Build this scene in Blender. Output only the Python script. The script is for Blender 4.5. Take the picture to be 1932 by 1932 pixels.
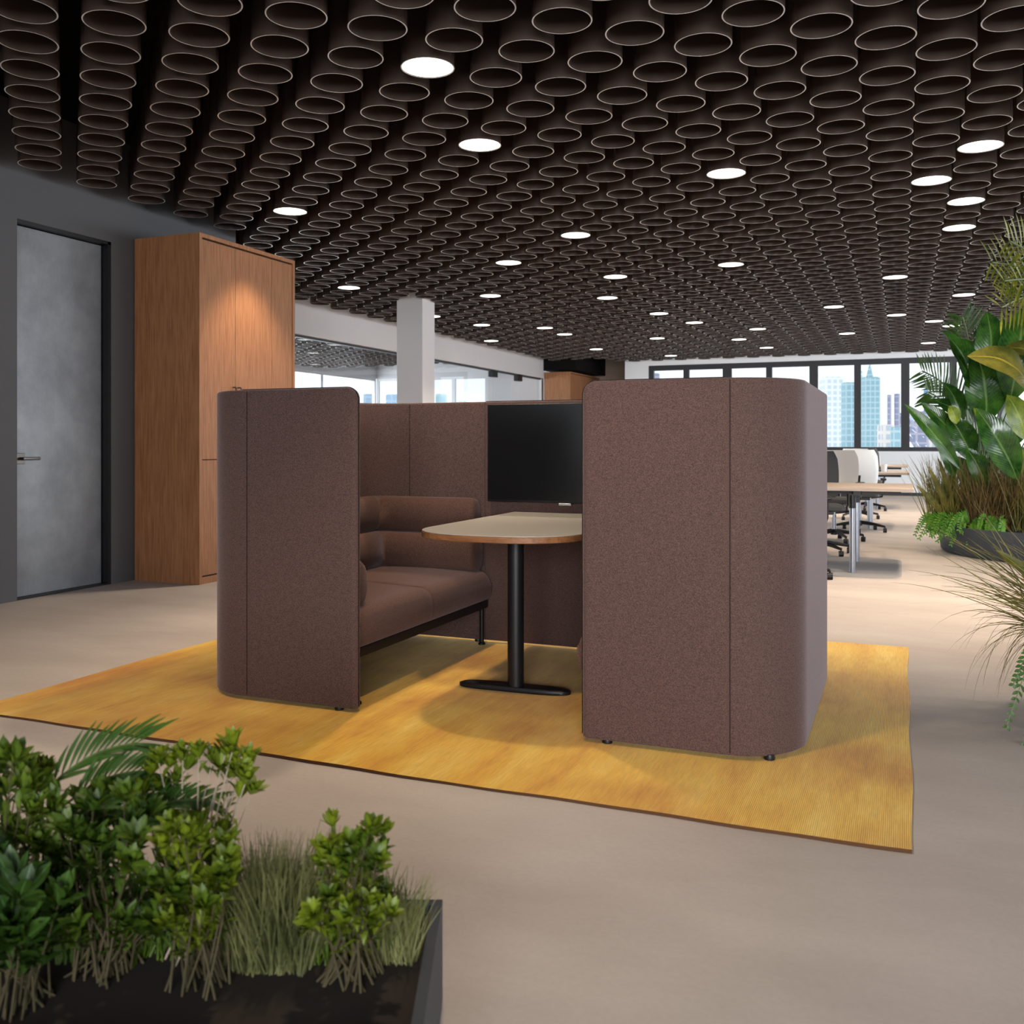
import bpy, math, random
from mathutils import Vector, Matrix
R = math.radians
SC = bpy.context.scene
COL = SC.collection
for o in list(bpy.data.objects):
    bpy.data.objects.remove(o)
random.seed(7)

# ------------------------------------------------------------------ camera, world, light
YAW = 0.38858
CY, SY = math.cos(YAW), math.sin(YAW)
CH = 1.12
FP, HZ, CX = 1796.0, 836.5, 966.0
cam = bpy.data.cameras.new('camera')
cam.sensor_width = 36
cam.lens = 36 * FP / 1932
cam.shift_y = -129.5 / 1932
cam.clip_end = 2000
cam.clip_start = 0.05
cam.dof.use_dof = True
cam.dof.focus_distance = 4.6
cam.dof.aperture_fstop = 5.0
camo = bpy.data.objects.new('camera', cam)
COL.objects.link(camo)
camo.location = (0, 0, CH)
camo.rotation_euler = (R(90), 0, YAW)
SC.camera = camo

W = bpy.data.worlds.new('world')
SC.world = W
W.use_nodes = True
wn = W.node_tree
bg = wn.nodes['Background']
tc = wn.nodes.new('ShaderNodeTexCoord')
sep = wn.nodes.new('ShaderNodeSeparateXYZ')
ramp = wn.nodes.new('ShaderNodeValToRGB')
wn.links.new(tc.outputs['Generated'], sep.inputs[0])
wn.links.new(sep.outputs['Z'], ramp.inputs[0])
wn.links.new(ramp.outputs[0], bg.inputs[0])
ramp.color_ramp.elements[0].position = 0.0
ramp.color_ramp.elements[0].color = (0.93, 0.97, 1.0, 1)
ramp.color_ramp.elements[1].position = 0.6
ramp.color_ramp.elements[1].color = (0.80, 0.90, 1.0, 1)
bg.inputs[1].default_value = 1.35

SC.view_settings.view_transform = 'Standard'
SC.view_settings.look = 'None'
SC.view_settings.gamma = 1
SC.view_settings.use_curve_mapping = False
SC.view_settings.exposure = 0.0
SC.cycles.use_denoising = True
SC.cycles.max_bounces = 7
SC.cycles.sample_clamp_indirect = 6


def area(name, loc, rot, sx, sy, power, col):
    l = bpy.data.lights.new(name, 'AREA')
    l.shape = 'RECTANGLE'
    l.size, l.size_y = sx, sy
    l.energy = power
    l.color = col
    o = bpy.data.objects.new(name, l)
    COL.objects.link(o)
    o.location = loc
    o.rotation_euler = rot
    return o


# daylight standing in the window openings behind the camera, on the right and at the far end
area('daylight_front', (3.4, -5.75, 1.9), (R(90), 0, 0), 6.4, 2.0, 450, (0.95, 0.96, 1.0)).data.spread = R(100)
area('daylight_right', (6.85, 14.0, 1.9), (0, R(90), 0), 2.1, 13.0, 800, (0.93, 0.96, 1.0))
area('daylight_left', (-14.3, 15.6, 1.7), (0, R(-90), 0), 2.6, 16.0, 900, (0.92, 0.96, 1.0))
SPOT_W = 165
SPOT_COL = (1.0, 0.80, 0.60)

# ------------------------------------------------------------------ helpers


def P(px, py, Y):
    """point seen at a pixel of the photograph at depth Y in front of the camera"""
    X = (px - CX) / FP * Y
    return Vector((CY * X - SY * Y, SY * X + CY * Y, CH + (HZ - py) / FP * Y))


def UV(X, Y, z=0.0):
    return Vector((CY * X - SY * Y, SY * X + CY * Y, z))


class MB:
    def __init__(s):
        s.v, s.f, s.m, s.uv = [], [], [], {}

    def add(s, verts, faces, mi=0):
        b = len(s.v)
        s.v += [tuple(p) for p in verts]
        for f in faces:
            s.f.append(tuple(b + i for i in f))
            s.m.append(mi)
        return s

    def box(s, a, b, mi=0, bev=0.0):
        x0, y0, z0 = a
        x1, y1, z1 = b
        if bev <= 0:
            vs = [(x0, y0, z0), (x1, y0, z0), (x1, y1, z0), (x0, y1, z0), (x0, y0, z1), (x1, y0, z1), (x1, y1, z1), (x0, y1, z1)]
            return s.add(vs, [(0, 3, 2, 1), (4, 5, 6, 7), (0, 1, 5, 4), (1, 2, 6, 5), (2, 3, 7, 6), (3, 0, 4, 7)], mi)
        rings = []
        n = 3
        for k in range(n + 1):
            a_ = k / n * math.pi / 2
            rings.append((bev * (1 - math.sin(a_)), z0 + bev * (1 - math.cos(a_)), ))
        prof = [(i, z) for i, z in rings]
        prof += [(i, z1 - (z - z0)) for i, z in reversed(rings)]
        return s.rbox(x0, y0, x1, y1, prof, bev, mi)

    def rbox(s, x0, y0, x1, y1, prof, rad, mi=0, seg=4):
        """rounded rectangle rings, prof = list of (inset, z)"""
        rs = []
        for ins, z in prof:
            ring = []
            r = max(rad - ins, 0.0005)
            for (cx, cy, a0) in ((x1 - rad, y1 - rad, 0), (x0 + rad, y1 - rad, 90), (x0 + rad, y0 + rad, 180), (x1 - rad, y0 + rad, 270)):
                for k in range(seg + 1):
                    a = R(a0 + 90 * k / seg)
                    ring.append((cx + r * math.cos(a), cy + r * math.sin(a), z))
            rs.append(ring)
        return s.loft(rs, mi, caps=True)

    def loft(s, rings, mi=0, caps=False, closed=True):
        n = len(rings[0])
        b = len(s.v)
        for r in rings:
            s.v += [tuple(p) for p in r]
        for i in range(len(rings) - 1):
            for j in range(n if closed else n - 1):
                k = (j + 1) % n
                s.f.append((b + i * n + j, b + i * n + k, b + (i + 1) * n + k, b + (i + 1) * n + j))
                s.m.append(mi)
        if caps:
            s.f.append(tuple(b + j for j in reversed(range(n))))
            s.m.append(mi)
            s.f.append(tuple(b + (len(rings) - 1) * n + j for j in range(n)))
            s.m.append(mi)
        return s

    def tube(s, pts, rad, mi=0, seg=10, caps=True):
        pts = [Vector(p) for p in pts]
        rings = []
        up = Vector((0, 0, 1))
        for i, p in enumerate(pts):
            d = (pts[min(i + 1, len(pts) - 1)] - pts[max(i - 1, 0)]).normalized()
            ref = up if abs(d.z) < 0.95 else Vector((1, 0, 0))
            a = d.cross(ref).normalized()
            b = a.cross(d).normalized()
            r = rad[i] if isinstance(rad, (list, tuple)) else rad
            rings.append([p + (a * math.cos(t) + b * math.sin(t)) * r for t in [2 * math.pi * k / seg for k in range(seg)]])
        return s.loft(rings, mi, caps=caps)

    def lathe(s, c, prof, mi=0, seg=32, caps=True):
        rings = [[(c[0] + r * math.cos(2 * math.pi * k / seg), c[1] + r * math.sin(2 * math.pi * k / seg), c[2] + z) for k in range(seg)] for r, z in prof]
        return s.loft(rings, mi, caps=caps)

    def build(s, name, mat, parent=None, smooth=False, loc=None, fix=True):
        me = bpy.data.meshes.new(name)
        me.from_pydata(s.v, [], s.f)
        mats = mat if isinstance(mat, (list, tuple)) else [mat]
        for m in mats:
            me.materials.append(m)
        if len(mats) > 1:
            me.polygons.foreach_set('material_index', s.m)
        if s.uv:
            ul = me.uv_layers.new(name='UVMap')
            for li, lp in enumerate(me.loops):
                ul.data[li].uv = s.uv.get(lp.vertex_index, (0.5, 0.5))
        if fix:
            import bmesh
            bm = bmesh.new()
            bm.from_mesh(me)
            bmesh.ops.recalc_face_normals(bm, faces=bm.faces)
            bm.to_mesh(me)
            bm.free()
        me.update()
        o = bpy.data.objects.new(name, me)
        COL.objects.link(o)
        if smooth:
            me.polygons.foreach_set('use_smooth', [True] * len(me.polygons))
            if smooth != 'all':
                try:
                    me.set_sharp_from_angle(angle=R(smooth if isinstance(smooth, (int, float)) and smooth > 1 else 40))
                except Exception:
                    pass
        if parent:
            o.parent = parent
            o.matrix_parent_inverse = Matrix.Translation(-parent.location) if parent.rotation_euler.z == 0 else parent.matrix_basis.inverted()
        if loc:
            o.location = loc
        return o


def tag(o, label=None, cat=None, group=None, kind=None):
    if label:
        o['label'] = label
    if cat:
        o['category'] = cat
    if group:
        o['group'] = group
    if kind:
        o['kind'] = kind
    return o


def empty(name, loc, rz=0.0):
    o = bpy.data.objects.new(name, None)
    COL.objects.link(o)
    o.location = loc
    o.rotation_euler = (0, 0, rz)
    o.empty_display_size = 0.1
    return o


def kids(o):
    return [c for c in list(bpy.data.objects) if c.parent == o]


def copy_tree(o, parent=None):
    c = o.copy()
    COL.objects.link(c)
    if parent:
        c.parent = parent
    for ch in kids(o):
        copy_tree(ch, c)
    return c


# ------------------------------------------------------------------ materials


def lin(r, g, b):
    def f(x):
        x /= 255
        return x / 12.92 if x <= 0.04045 else ((x + 0.055) / 1.055) ** 2.4
    return (f(r), f(g), f(b), 1)


def mat(name, col, rough=0.5, metal=0.0, spec=0.5, emit=None, es=0.0):
    m = bpy.data.materials.new(name)
    m.use_nodes = True
    p = m.node_tree.nodes['Principled BSDF']
    p.inputs['Base Color'].default_value = col
    p.inputs['Roughness'].default_value = rough
    p.inputs['Metallic'].default_value = metal
    p.inputs['Specular IOR Level'].default_value = spec
    if emit:
        p.inputs['Emission Color'].default_value = emit
        p.inputs['Emission Strength'].default_value = es
    return m


def nd(m, t, **kw):
    n = m.node_tree.nodes.new(t)
    for k, v in kw.items():
        setattr(n, k, v)
    return n


def lk(m, a, b):
    m.node_tree.links.new(a, b)


def coords(m, scale=(1, 1, 1), kind='Object'):
    t = nd(m, 'ShaderNodeTexCoord')
    mp = nd(m, 'ShaderNodeMapping')
    mp.inputs['Scale'].default_value = scale
    lk(m, t.outputs[kind], mp.inputs[0])
    return mp.outputs[0]


def noise(m, vec, scale, detail=4, rough=0.5):
    n = nd(m, 'ShaderNodeTexNoise')
    n.inputs['Scale'].default_value = scale
    n.inputs['Detail'].default_value = detail
    n.inputs['Roughness'].default_value = rough
    lk(m, vec, n.inputs['Vector'])
    return n.outputs['Fac']


def cramp(m, fac, stops):
    r = nd(m, 'ShaderNodeValToRGB')
    while len(r.color_ramp.elements) < len(stops):
        r.color_ramp.elements.new(0.5)
    for e, (p, c) in zip(r.color_ramp.elements, stops):
        e.position = p
        e.color = c
    lk(m, fac, r.inputs[0])
    return r.outputs[0]


def mix(m, a, b, fac, mode='MIX'):
    x = nd(m, 'ShaderNodeMix', data_type='RGBA', blend_type=mode)
    for s, val in ((6, a), (7, b)):
        if hasattr(val, 'links') or hasattr(val, 'is_linked'):
            lk(m, val, x.inputs[s])
        else:
            x.inputs[s].default_value = val
    if hasattr(fac, 'is_linked'):
        lk(m, fac, x.inputs[0])
    else:
        x.inputs[0].default_value = fac
    return x.outputs[2]


def setcol(m, c):
    lk(m, c, m.node_tree.nodes['Principled BSDF'].inputs['Base Color'])


def bump(m, h, strength=0.3, dist=0.002):
    b = nd(m, 'ShaderNodeBump')
    b.inputs['Strength'].default_value = strength
    b.inputs['Distance'].default_value = dist
    lk(m, h, b.inputs['Height'])
    lk(m, b.outputs[0], m.node_tree.nodes['Principled BSDF'].inputs['Normal'])


def fabric(name, dark, light, sheen=0.25):
    m = mat(name, light, 0.95, spec=0.15)
    v = coords(m, (1, 1, 1))
    n1 = noise(m, v, 330, 3, 0.7)
    n2 = noise(m, v, 60, 2, 0.6)
    c = cramp(m, n1, [(0.36, dark), (0.62, light)])
    c2 = mix(m, c, light, n2, 'MIX')
    x = mix(m, c, c2, 0.35)
    setcol(m, x)
    vo = nd(m, 'ShaderNodeTexVoronoi')
    vo.inputs['Scale'].default_value = 230
    lk(m, v, vo.inputs['Vector'])
    bump(m, vo.outputs['Distance'], 0.55, 0.002)
    p = m.node_tree.nodes['Principled BSDF']
    p.inputs['Sheen Weight'].default_value = sheen
    p.inputs['Sheen Roughness'].default_value = 0.4
    p.inputs['Sheen Tint'].default_value = (0.9, 0.8, 0.85, 1)
    return m


def wood(name, dark, light, axis='Z', rough=0.45, scale=1.0):
    m = mat(name, light, rough, spec=0.35)
    sc = {'Z': (28, 28, 1.2), 'Y': (28, 1.2, 28), 'X': (1.2, 28, 28)}[axis]
    v = coords(m, tuple(s * scale for s in sc))
    n1 = noise(m, v, 1.6, 6, 0.62)
    v2 = coords(m, tuple((s * 5 if s > 2 else s * 1.5) * scale for s in sc))
    n2 = noise(m, v2, 1.5, 3, 0.6)
    c = cramp(m, n1, [(0.32, dark), (0.66, light)])
    c2 = cramp(m, n2, [(0.35, (0.72, 0.72, 0.72, 1)), (0.6, (1, 1, 1, 1))])
    setcol(m, mix(m, c, c2, 0.6, 'MULTIPLY'))
    bump(m, n2, 0.08, 0.001)
    return m


def leaf_mat(name, c1, c2, rib, rough=0.38, strip=None):
    m = mat(name, c1, rough, spec=0.5)
    v = coords(m, (1, 1, 1))
    n = noise(m, v, 9, 3, 0.6)
    c = cramp(m, n, [(0.35, c1), (0.65, c2)])
    t = nd(m, 'ShaderNodeTexCoord')
    s = nd(m, 'ShaderNodeSeparateXYZ')
    lk(m, t.outputs['UV'], s.inputs[0])
    a = nd(m, 'ShaderNodeMath', operation='SUBTRACT')
    lk(m, s.outputs[0], a.inputs[0])
    a.inputs[1].default_value = 0.5
    b = nd(m, 'ShaderNodeMath', operation='ABSOLUTE')
    lk(m, a.outputs[0], b.inputs[0])
    r = nd(m, 'ShaderNodeMapRange')
    lk(m, b.outputs[0], r.inputs[0])
    r.inputs[1].default_value = 0.012
    r.inputs[2].default_value = 0.04
    r.inputs[3].default_value = 0.75
    r.inputs[4].default_value = 0.0
    x = mix(m, c, rib, r.outputs[0])
    # side veins running out from the midrib
    w = nd(m, 'ShaderNodeMath', operation='MULTIPLY')
    lk(m, s.outputs[1], w.inputs[0])
    w.inputs[1].default_value = 130
    w2 = nd(m, 'ShaderNodeMath', operation='MULTIPLY_ADD')
    lk(m, b.outputs[0], w2.inputs[0])
    w2.inputs[1].default_value = -60
    lk(m, w.outputs[0], w2.inputs[2])
    sn = nd(m, 'ShaderNodeMath', operation='SINE')
    lk(m, w2.outputs[0], sn.inputs[0])
    mr = nd(m, 'ShaderNodeMapRange')
    lk(m, sn.outputs[0], mr.inputs[0])
    mr.inputs[1].default_value = 0.2
    mr.inputs[2].default_value = 1.0
    mr.inputs[3].default_value = 0.0
    mr.inputs[4].default_value = 0.08
    x = mix(m, x, rib, mr.outputs[0])
    setcol(m, x)
    bump(m, sn.outputs[0], 0.15, 0.002)
    p = m.node_tree.nodes['Principled BSDF']
    # leaves let some light through
    tr = nd(m, 'ShaderNodeBsdfTranslucent')
    lk(m, x, tr.inputs[0])
    ms = nd(m, 'ShaderNodeMixShader')
    ms.inputs[0].default_value = 0.22
    out = m.node_tree.nodes['Material Output']
    lk(m, p.outputs[0], ms.inputs[1])
    lk(m, tr.outputs[0], ms.inputs[2])
    lk(m, ms.outputs[0], out.inputs[0])
    return m


def glass_mat(name, tint=(0.97, 0.985, 0.99, 1), refl=0.08):
    m = bpy.data.materials.new(name)
    m.use_nodes = True
    nt = m.node_tree
    nt.nodes.remove(nt.nodes['Principled BSDF'])
    out = nt.nodes['Material Output']
    t = nt.nodes.new('ShaderNodeBsdfTransparent')
    t.inputs[0].default_value = tint
    g = nt.nodes.new('ShaderNodeBsdfGlossy')
    g.inputs['Roughness'].default_value = 0.0
    g.inputs[0].default_value = (0.9, 0.95, 1, 1)
    lw = nt.nodes.new('ShaderNodeLayerWeight')
    lw.inputs[0].default_value = 0.5
    pw = nt.nodes.new('ShaderNodeMath')
    pw.operation = 'POWER'
    pw.inputs[1].default_value = 4
    nt.links.new(lw.outputs['Facing'], pw.inputs[0])
    fr = nt.nodes.new('ShaderNodeMath')
    fr.operation = 'MULTIPLY_ADD'
    fr.inputs[1].default_value = 0.85
    fr.inputs[2].default_value = 0.012
    nt.links.new(pw.outputs[0], fr.inputs[0])
    ms = nt.nodes.new('ShaderNodeMixShader')
    nt.links.new(fr.outputs[0], ms.inputs[0])
    nt.links.new(t.outputs[0], ms.inputs[1])
    nt.links.new(g.outputs[0], ms.inputs[2])
    nt.links.new(ms.outputs[0], out.inputs[0])
    return m


def tower_mat(name, wall, glass, sx=0.12, sz=0.25, fill=0.62):
    """facade: a grid of window bands, in metres"""
    m = mat(name, wall, 0.7, spec=0.2)
    t = nd(m, 'ShaderNodeTexCoord')
    s = nd(m, 'ShaderNodeSeparateXYZ')
    lk(m, t.outputs['Object'], s.inputs[0])
    ad = nd(m, 'ShaderNodeMath', operation='ADD')
    lk(m, s.outputs[0], ad.inputs[0])
    lk(m, s.outputs[1], ad.inputs[1])

    def cell(sock, k):
        a = nd(m, 'ShaderNodeMath', operation='MULTIPLY')
        lk(m, sock, a.inputs[0])
        a.inputs[1].default_value = k
        f = nd(m, 'ShaderNodeMath', operation='FRACT')
        lk(m, a.outputs[0], f.inputs[0])
        g = nd(m, 'ShaderNodeMath', operation='LESS_THAN')
        lk(m, f.outputs[0], g.inputs[0])
        g.inputs[1].default_value = fill
        return g.outputs[0]
    a = cell(ad.outputs[0], sx)
    b = cell(s.outputs[2], sz)
    mu = nd(m, 'ShaderNodeMath', operation='MULTIPLY')
    lk(m, a, mu.inputs[0])
    lk(m, b, mu.inputs[1])
    n = noise(m, coords(m, (0.06, 0.06, 0.03)), 1.0, 4, 0.7)
    gl = mix(m, glass, (glass[0] * 0.8, glass[1] * 0.85, glass[2] * 0.9, 1), n)
    setcol(m, mix(m, wall, gl, mu.outputs[0]))
    return m


M = {}
# floor: fine grey-beige screed
m = M['floor'] = mat('floor_screed', lin(165, 150, 138), 0.62, spec=0.3)
v = coords(m, (0.7, 1.6, 1))
n1 = noise(m, v, 1.3, 6, 0.6)
n2 = noise(m, coords(m, (1, 1, 1)), 60, 3, 0.6)
c = cramp(m, n1, [(0.3, lin(180, 170, 164)), (0.7, lin(200, 191, 184))])
c2 = cramp(m, n2, [(0.3, (0.93, 0.93, 0.93, 1)), (0.7, (1, 1, 1, 1))])
setcol(m, mix(m, c, c2, 1.0, 'MULTIPLY'))
bump(m, n2, 0.05, 0.001)

M['slab'] = mat('ceiling_slab', lin(22, 20, 20), 0.9, spec=0.1)
m = M['tube'] = mat('dark_tube', lin(68, 56, 50), 0.26, spec=0.6)
M['tube_rim'] = mat('tube_cut_edge', lin(214, 214, 214), 0.3, spec=0.5)
M['lamp'] = mat('lamp_diffuser', (1, 1, 1, 1), 0.5, emit=(1.0, 0.93, 0.82, 1), es=5.0)
m = M['wall_grey'] = mat('grey_paint', lin(88, 88, 91), 0.6, spec=0.3)
M['wall_white'] = mat('white_paint', lin(205, 203, 205), 0.7, spec=0.3)
M['wall_tan'] = mat('tan_paint', lin(120, 104, 92), 0.7, spec=0.2)
M['sill_white'] = mat('sill_white', lin(242, 244, 247), 0.7, spec=0.3)
M['black'] = mat('black_metal', lin(26, 26, 28), 0.42, 0.3)
M['frame'] = mat('window_frame_dark', lin(52, 52, 56), 0.45, 0.2)
M['glass'] = glass_mat('window_glass')
m = M['door'] = mat('brushed_door', lin(132, 137, 142), 0.42, 0.45)
n1 = noise(m, coords(m, (1, 1, 1)), 2.2, 6, 0.65)
n2 = noise(m, coords(m, (1, 25, 2)), 3, 3, 0.6)
c = cramp(m, n1, [(0.3, lin(108, 111, 117)), (0.7, lin(140, 144, 148))])
setcol(m, mix(m, c, cramp(m, n2, [(0.2, (0.85, 0.85, 0.85, 1)), (0.8, (1, 1, 1, 1))]), 0.5, 'MULTIPLY'))
M['oak'] = wood('wardrobe_oak', lin(136, 88, 54), lin(170, 120, 82), scale=1.9)
M['gap_shade'] = mat('shadow_gap', lin(40, 22, 14), 0.8)  # near-black fill: shade in the wardrobe gaps put into the colour
M['table_edge'] = wood('table_edge_wood', lin(118, 76, 46), lin(152, 104, 66), 'X')
M['table_top'] = mat('table_laminate', lin(172, 168, 160), 0.38, spec=0.4)
M['fabric'] = fabric('pod_fabric', lin(46, 33, 30), lin(104, 82, 76))
M['fabric_seat'] = fabric('seat_fabric', lin(54, 36, 30), lin(104, 78, 67), 0.15)
M['piping'] = mat('dark_piping', lin(40, 28, 28), 0.8, spec=0.2)
m = M['rug'] = mat('gold_rug', lin(214, 160, 60), 0.62, spec=0.25)
v = coords(m, (5.0, 0.9, 1))
n1 = noise(m, v, 1.4, 6, 0.65)
n2 = noise(m, coords(m, (130, 9, 1)), 1.0, 4, 0.7)
n3 = noise(m, coords(m, (0.9, 1.1, 1)), 1.1, 3, 0.5)
c = cramp(m, n1, [(0.28, lin(206, 138, 30)), (0.5, lin(232, 180, 58)), (0.75, lin(247, 212, 106))])
c2 = cramp(m, n2, [(0.25, (0.60, 0.56, 0.5, 1)), (0.6, (1, 1, 1, 1))])
x = mix(m, c, c2, 0.65, 'MULTIPLY')
c3 = cramp(m, n3, [(0.40, (0.66, 0.44, 0.26, 1)), (0.54, (1, 1, 1, 1))])  # broad random amber patches over the gold
x = mix(m, x, c3, 0.7, 'MULTIPLY')
setcol(m, x)
wv = nd(m, 'ShaderNodeTexWave')
wv.bands_direction = 'X'
wv.inputs['Scale'].default_value = 55
wv.inputs['Distortion'].default_value = 0.6
lk(m, coords(m, (1, 1, 1)), wv.inputs['Vector'])
bump(m, wv.outputs['Fac'], 0.4, 0.0015)
p = m.node_tree.nodes['Principled BSDF']
p.inputs['Sheen Weight'].default_value = 0.35
p.inputs['Sheen Tint'].default_value = (1, 0.85, 0.5, 1)
M['rug_edge'] = mat('rug_binding', lin(84, 52, 24), 0.9)
M['screen'] = mat('screen_glass', lin(18, 20, 22), 0.22, spec=0.55)
M['silver'] = mat('silver_metal', lin(190, 190, 190), 0.3, 0.9)
M['handle'] = mat('dark_nickel', lin(96, 92, 90), 0.35, 0.8)
M['planter'] = mat('planter_slate', lin(62, 66, 72), 0.6, spec=0.3)
M['soil'] = mat('dark_soil', lin(38, 28, 20), 0.95)
M['desk_wood'] = wood('pale_desk_wood', lin(178, 160, 146), lin(200, 184, 170), 'X')
M['chrome'] = mat('brushed_steel', lin(150, 155, 165), 0.3, 0.85)
M['mesh_dark'] = mat('dark_mesh', lin(58, 60, 62), 0.7)
M['shell_light'] = mat('light_shell', lin(206, 200, 194), 0.6)
M['shell_white'] = mat('white_shell', lin(236, 238, 240), 0.5)
M['mat_grey'] = mat('grey_floor_mat', lin(150, 149, 150), 0.8)
M['leaf_big'] = leaf_mat('broad_leaf_green', lin(26, 64, 22), lin(62, 104, 34), lin(118, 150, 84), 0.2)
M['leaf_brown'] = leaf_mat('bronze_leaf', lin(66, 74, 28), lin(108, 104, 42), lin(170, 150, 60), 0.3)
M['leaf_lime'] = leaf_mat('fresh_leaf', lin(72, 98, 18), lin(132, 148, 30), lin(160, 172, 70), 0.4)
M['leaf_mid'] = leaf_mat('shrub_leaf', lin(46, 76, 20), lin(100, 124, 32), lin(126, 146, 64), 0.42)
M['leaf_dark'] = leaf_mat('frond_green', lin(36, 62, 18), lin(66, 96, 30), lin(110, 160, 100), 0.35)
M['grass_olive'] = leaf_mat('olive_grass', lin(80, 84, 30), lin(140, 128, 58), lin(150, 140, 80), 0.5)
M['grass_brown'] = leaf_mat('brown_grass', lin(84, 66, 30), lin(136, 108, 56), lin(150, 130, 80), 0.5)
M['fern'] = leaf_mat('fern_green', lin(56, 118, 24), lin(104, 160, 44), lin(140, 180, 90), 0.4)
M['leaf_palm'] = leaf_mat('palm_yellow_green', lin(62, 78, 20), lin(122, 122, 34), lin(150, 150, 60), 0.4)
M['grass_grey'] = leaf_mat('soft_grass', lin(84, 88, 46), lin(140, 140, 88), lin(140, 150, 100), 0.6)
M['stem'] = mat('pale_stem', lin(176, 160, 140), 0.7)
M['stem_brown'] = mat('brown_stem', lin(74, 66, 40), 0.8)
M['stem_green'] = mat('green_stem', lin(78, 96, 44), 0.6)

# ------------------------------------------------------------------ the room
RU = 7.0      # right wall
LU = -14.0    # far left window wall
FV = -6.0
RV = 22.0
HC = 3.04     # lower edge of the hanging tubes
SLAB = 3.55


def struct(name, mb, m, parent=None, **kw):
    o = mb.build(name, m, parent, **kw)
    if not parent:
        o['kind'] = 'structure'
    return o


struct('floor', MB().box((LU - 0.2, FV - 0.2, -0.2), (RU + 0.2, 24.4, 0)), M['floor'])
struct('ceiling', MB().box((LU - 0.2, FV - 0.2, SLAB), (RU + 0.2, 24.4, SLAB + 0.2)), M['slab'])

# left wall block with the recessed door
DU = -5.90
WU = -5.82
DV0, DV1, DZ = 4.93, 5.80, 2.72
mb = MB()
mb.box((-7.9, FV, 0), (DU - 0.06, 7.33, SLAB))
mb.box((DU - 0.06, FV, 0), (WU, DV0, SLAB))
mb.box((DU - 0.06, DV1, 0), (WU, 7.33, SLAB))
mb.box((DU - 0.06, DV0, DZ), (WU, DV1, SLAB))
struct('wall_left', mb, M['wall_grey'])
d = empty('door_1', (DU, (DV0 + DV1) / 2, 0))
d['kind'] = 'structure'
MB().box((DU - 0.05, DV0 + 0.006, 0.012), (DU + 0.015, DV1 - 0.035, DZ - 0.03), bev=0.004).build('door_leaf', M['door'], d)
mb = MB()
mb.box((DU - 0.055, DV1 - 0.03, 0), (WU - 0.002, DV1, DZ))
mb.box((DU - 0.055, DV0, DZ - 0.025), (WU - 0.002, DV1, DZ))
mb.box((DU - 0.055, DV0, 0), (DU + 0.03, DV0 + 0.005, DZ))
mb.build('door_frame', M['black'], d)
MB().box((DU - 0.05, DV0, 0), (WU - 0.005, DV1 - 0.03, 0.012)).build('threshold', M['black'], d)
hv, hz = 5.01, 1.01
h = MB().box((DU + 0.015, hv - 0.035, hz - 0.04), (DU + 0.024, hv + 0.035, hz + 0.04), bev=0.003).build('handle_plate', M['handle'], d)
mb = MB()
mb.tube([(DU + 0.02, hv, hz), (DU + 0.06, hv, hz)], 0.011)
mb.box((DU + 0.05, hv - 0.012, hz - 0.011), (DU + 0.066, hv + 0.135, hz + 0.011), bev=0.005)
mb.build('door_handle', M['handle'], d, smooth=True)

# room behind the glass partition and its far window wall
struct('wall_left_front', MB().box((LU, 7.13, 0), (-7.9, 7.33, SLAB)), M['wall_white'])
struct('trim_1', MB().box((-7.98, 7.33, 2.65), (-7.80, 21.0, SLAB)), M['wall_white'])   # white downstand over the glass
gp = empty('glass_partition', (-7.88, 14.2, 0))
tag(gp, 'clear glass partition under the white beam left of the column, dark top rail', 'partition')
gp['kind'] = 'structure'
gv = [7.35, 10.2, 13.0, 15.6, 18.2, 19.6, 20.98]
for a, b in zip(gv[:-1], gv[1:]):
    MB().box((-7.886, a + 0.006, 0.03), (-7.874, b - 0.006, 2.62)).build('pane', M['glass'], gp)
MB().box((-7.91, 7.35, 2.615), (-7.85, 20.98, 2.648)).build('top_rail', M['frame'], gp)
MB().box((-7.91, 7.35, 0), (-7.85, 20.98, 0.03)).build('bottom_rail', M['frame'], gp)
for vv in (18.1, 19.5):
    MB().box((-7.93, vv - 0.03, 2.50), (-7.82, vv + 0.22, 2.64), bev=0.006).build('clamp', M['black'], gp)
# white inner wall seen through the glass
struct('wall_left_rear', MB().box((-9.3, 21.0, 0), (-7.85, 21.15, SLAB)), M['wall_white'])
struct('wall_rear_left', MB().box((-7.9, 23.9, 0), (-5.98, 24.1, SLAB)), M['wall_tan'])
struct('trim_2', MB().box((-7.85, 21.0, 2.84), (-7.0, 23.4, SLAB)), M['slab'])         # dark soffit over the far wardrobe

# column
struct('wall_column', MB().box((-6.31, 11.3, 0), (-5.915, 11.66, SLAB), bev=0.012), M['wall_white'])

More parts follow.
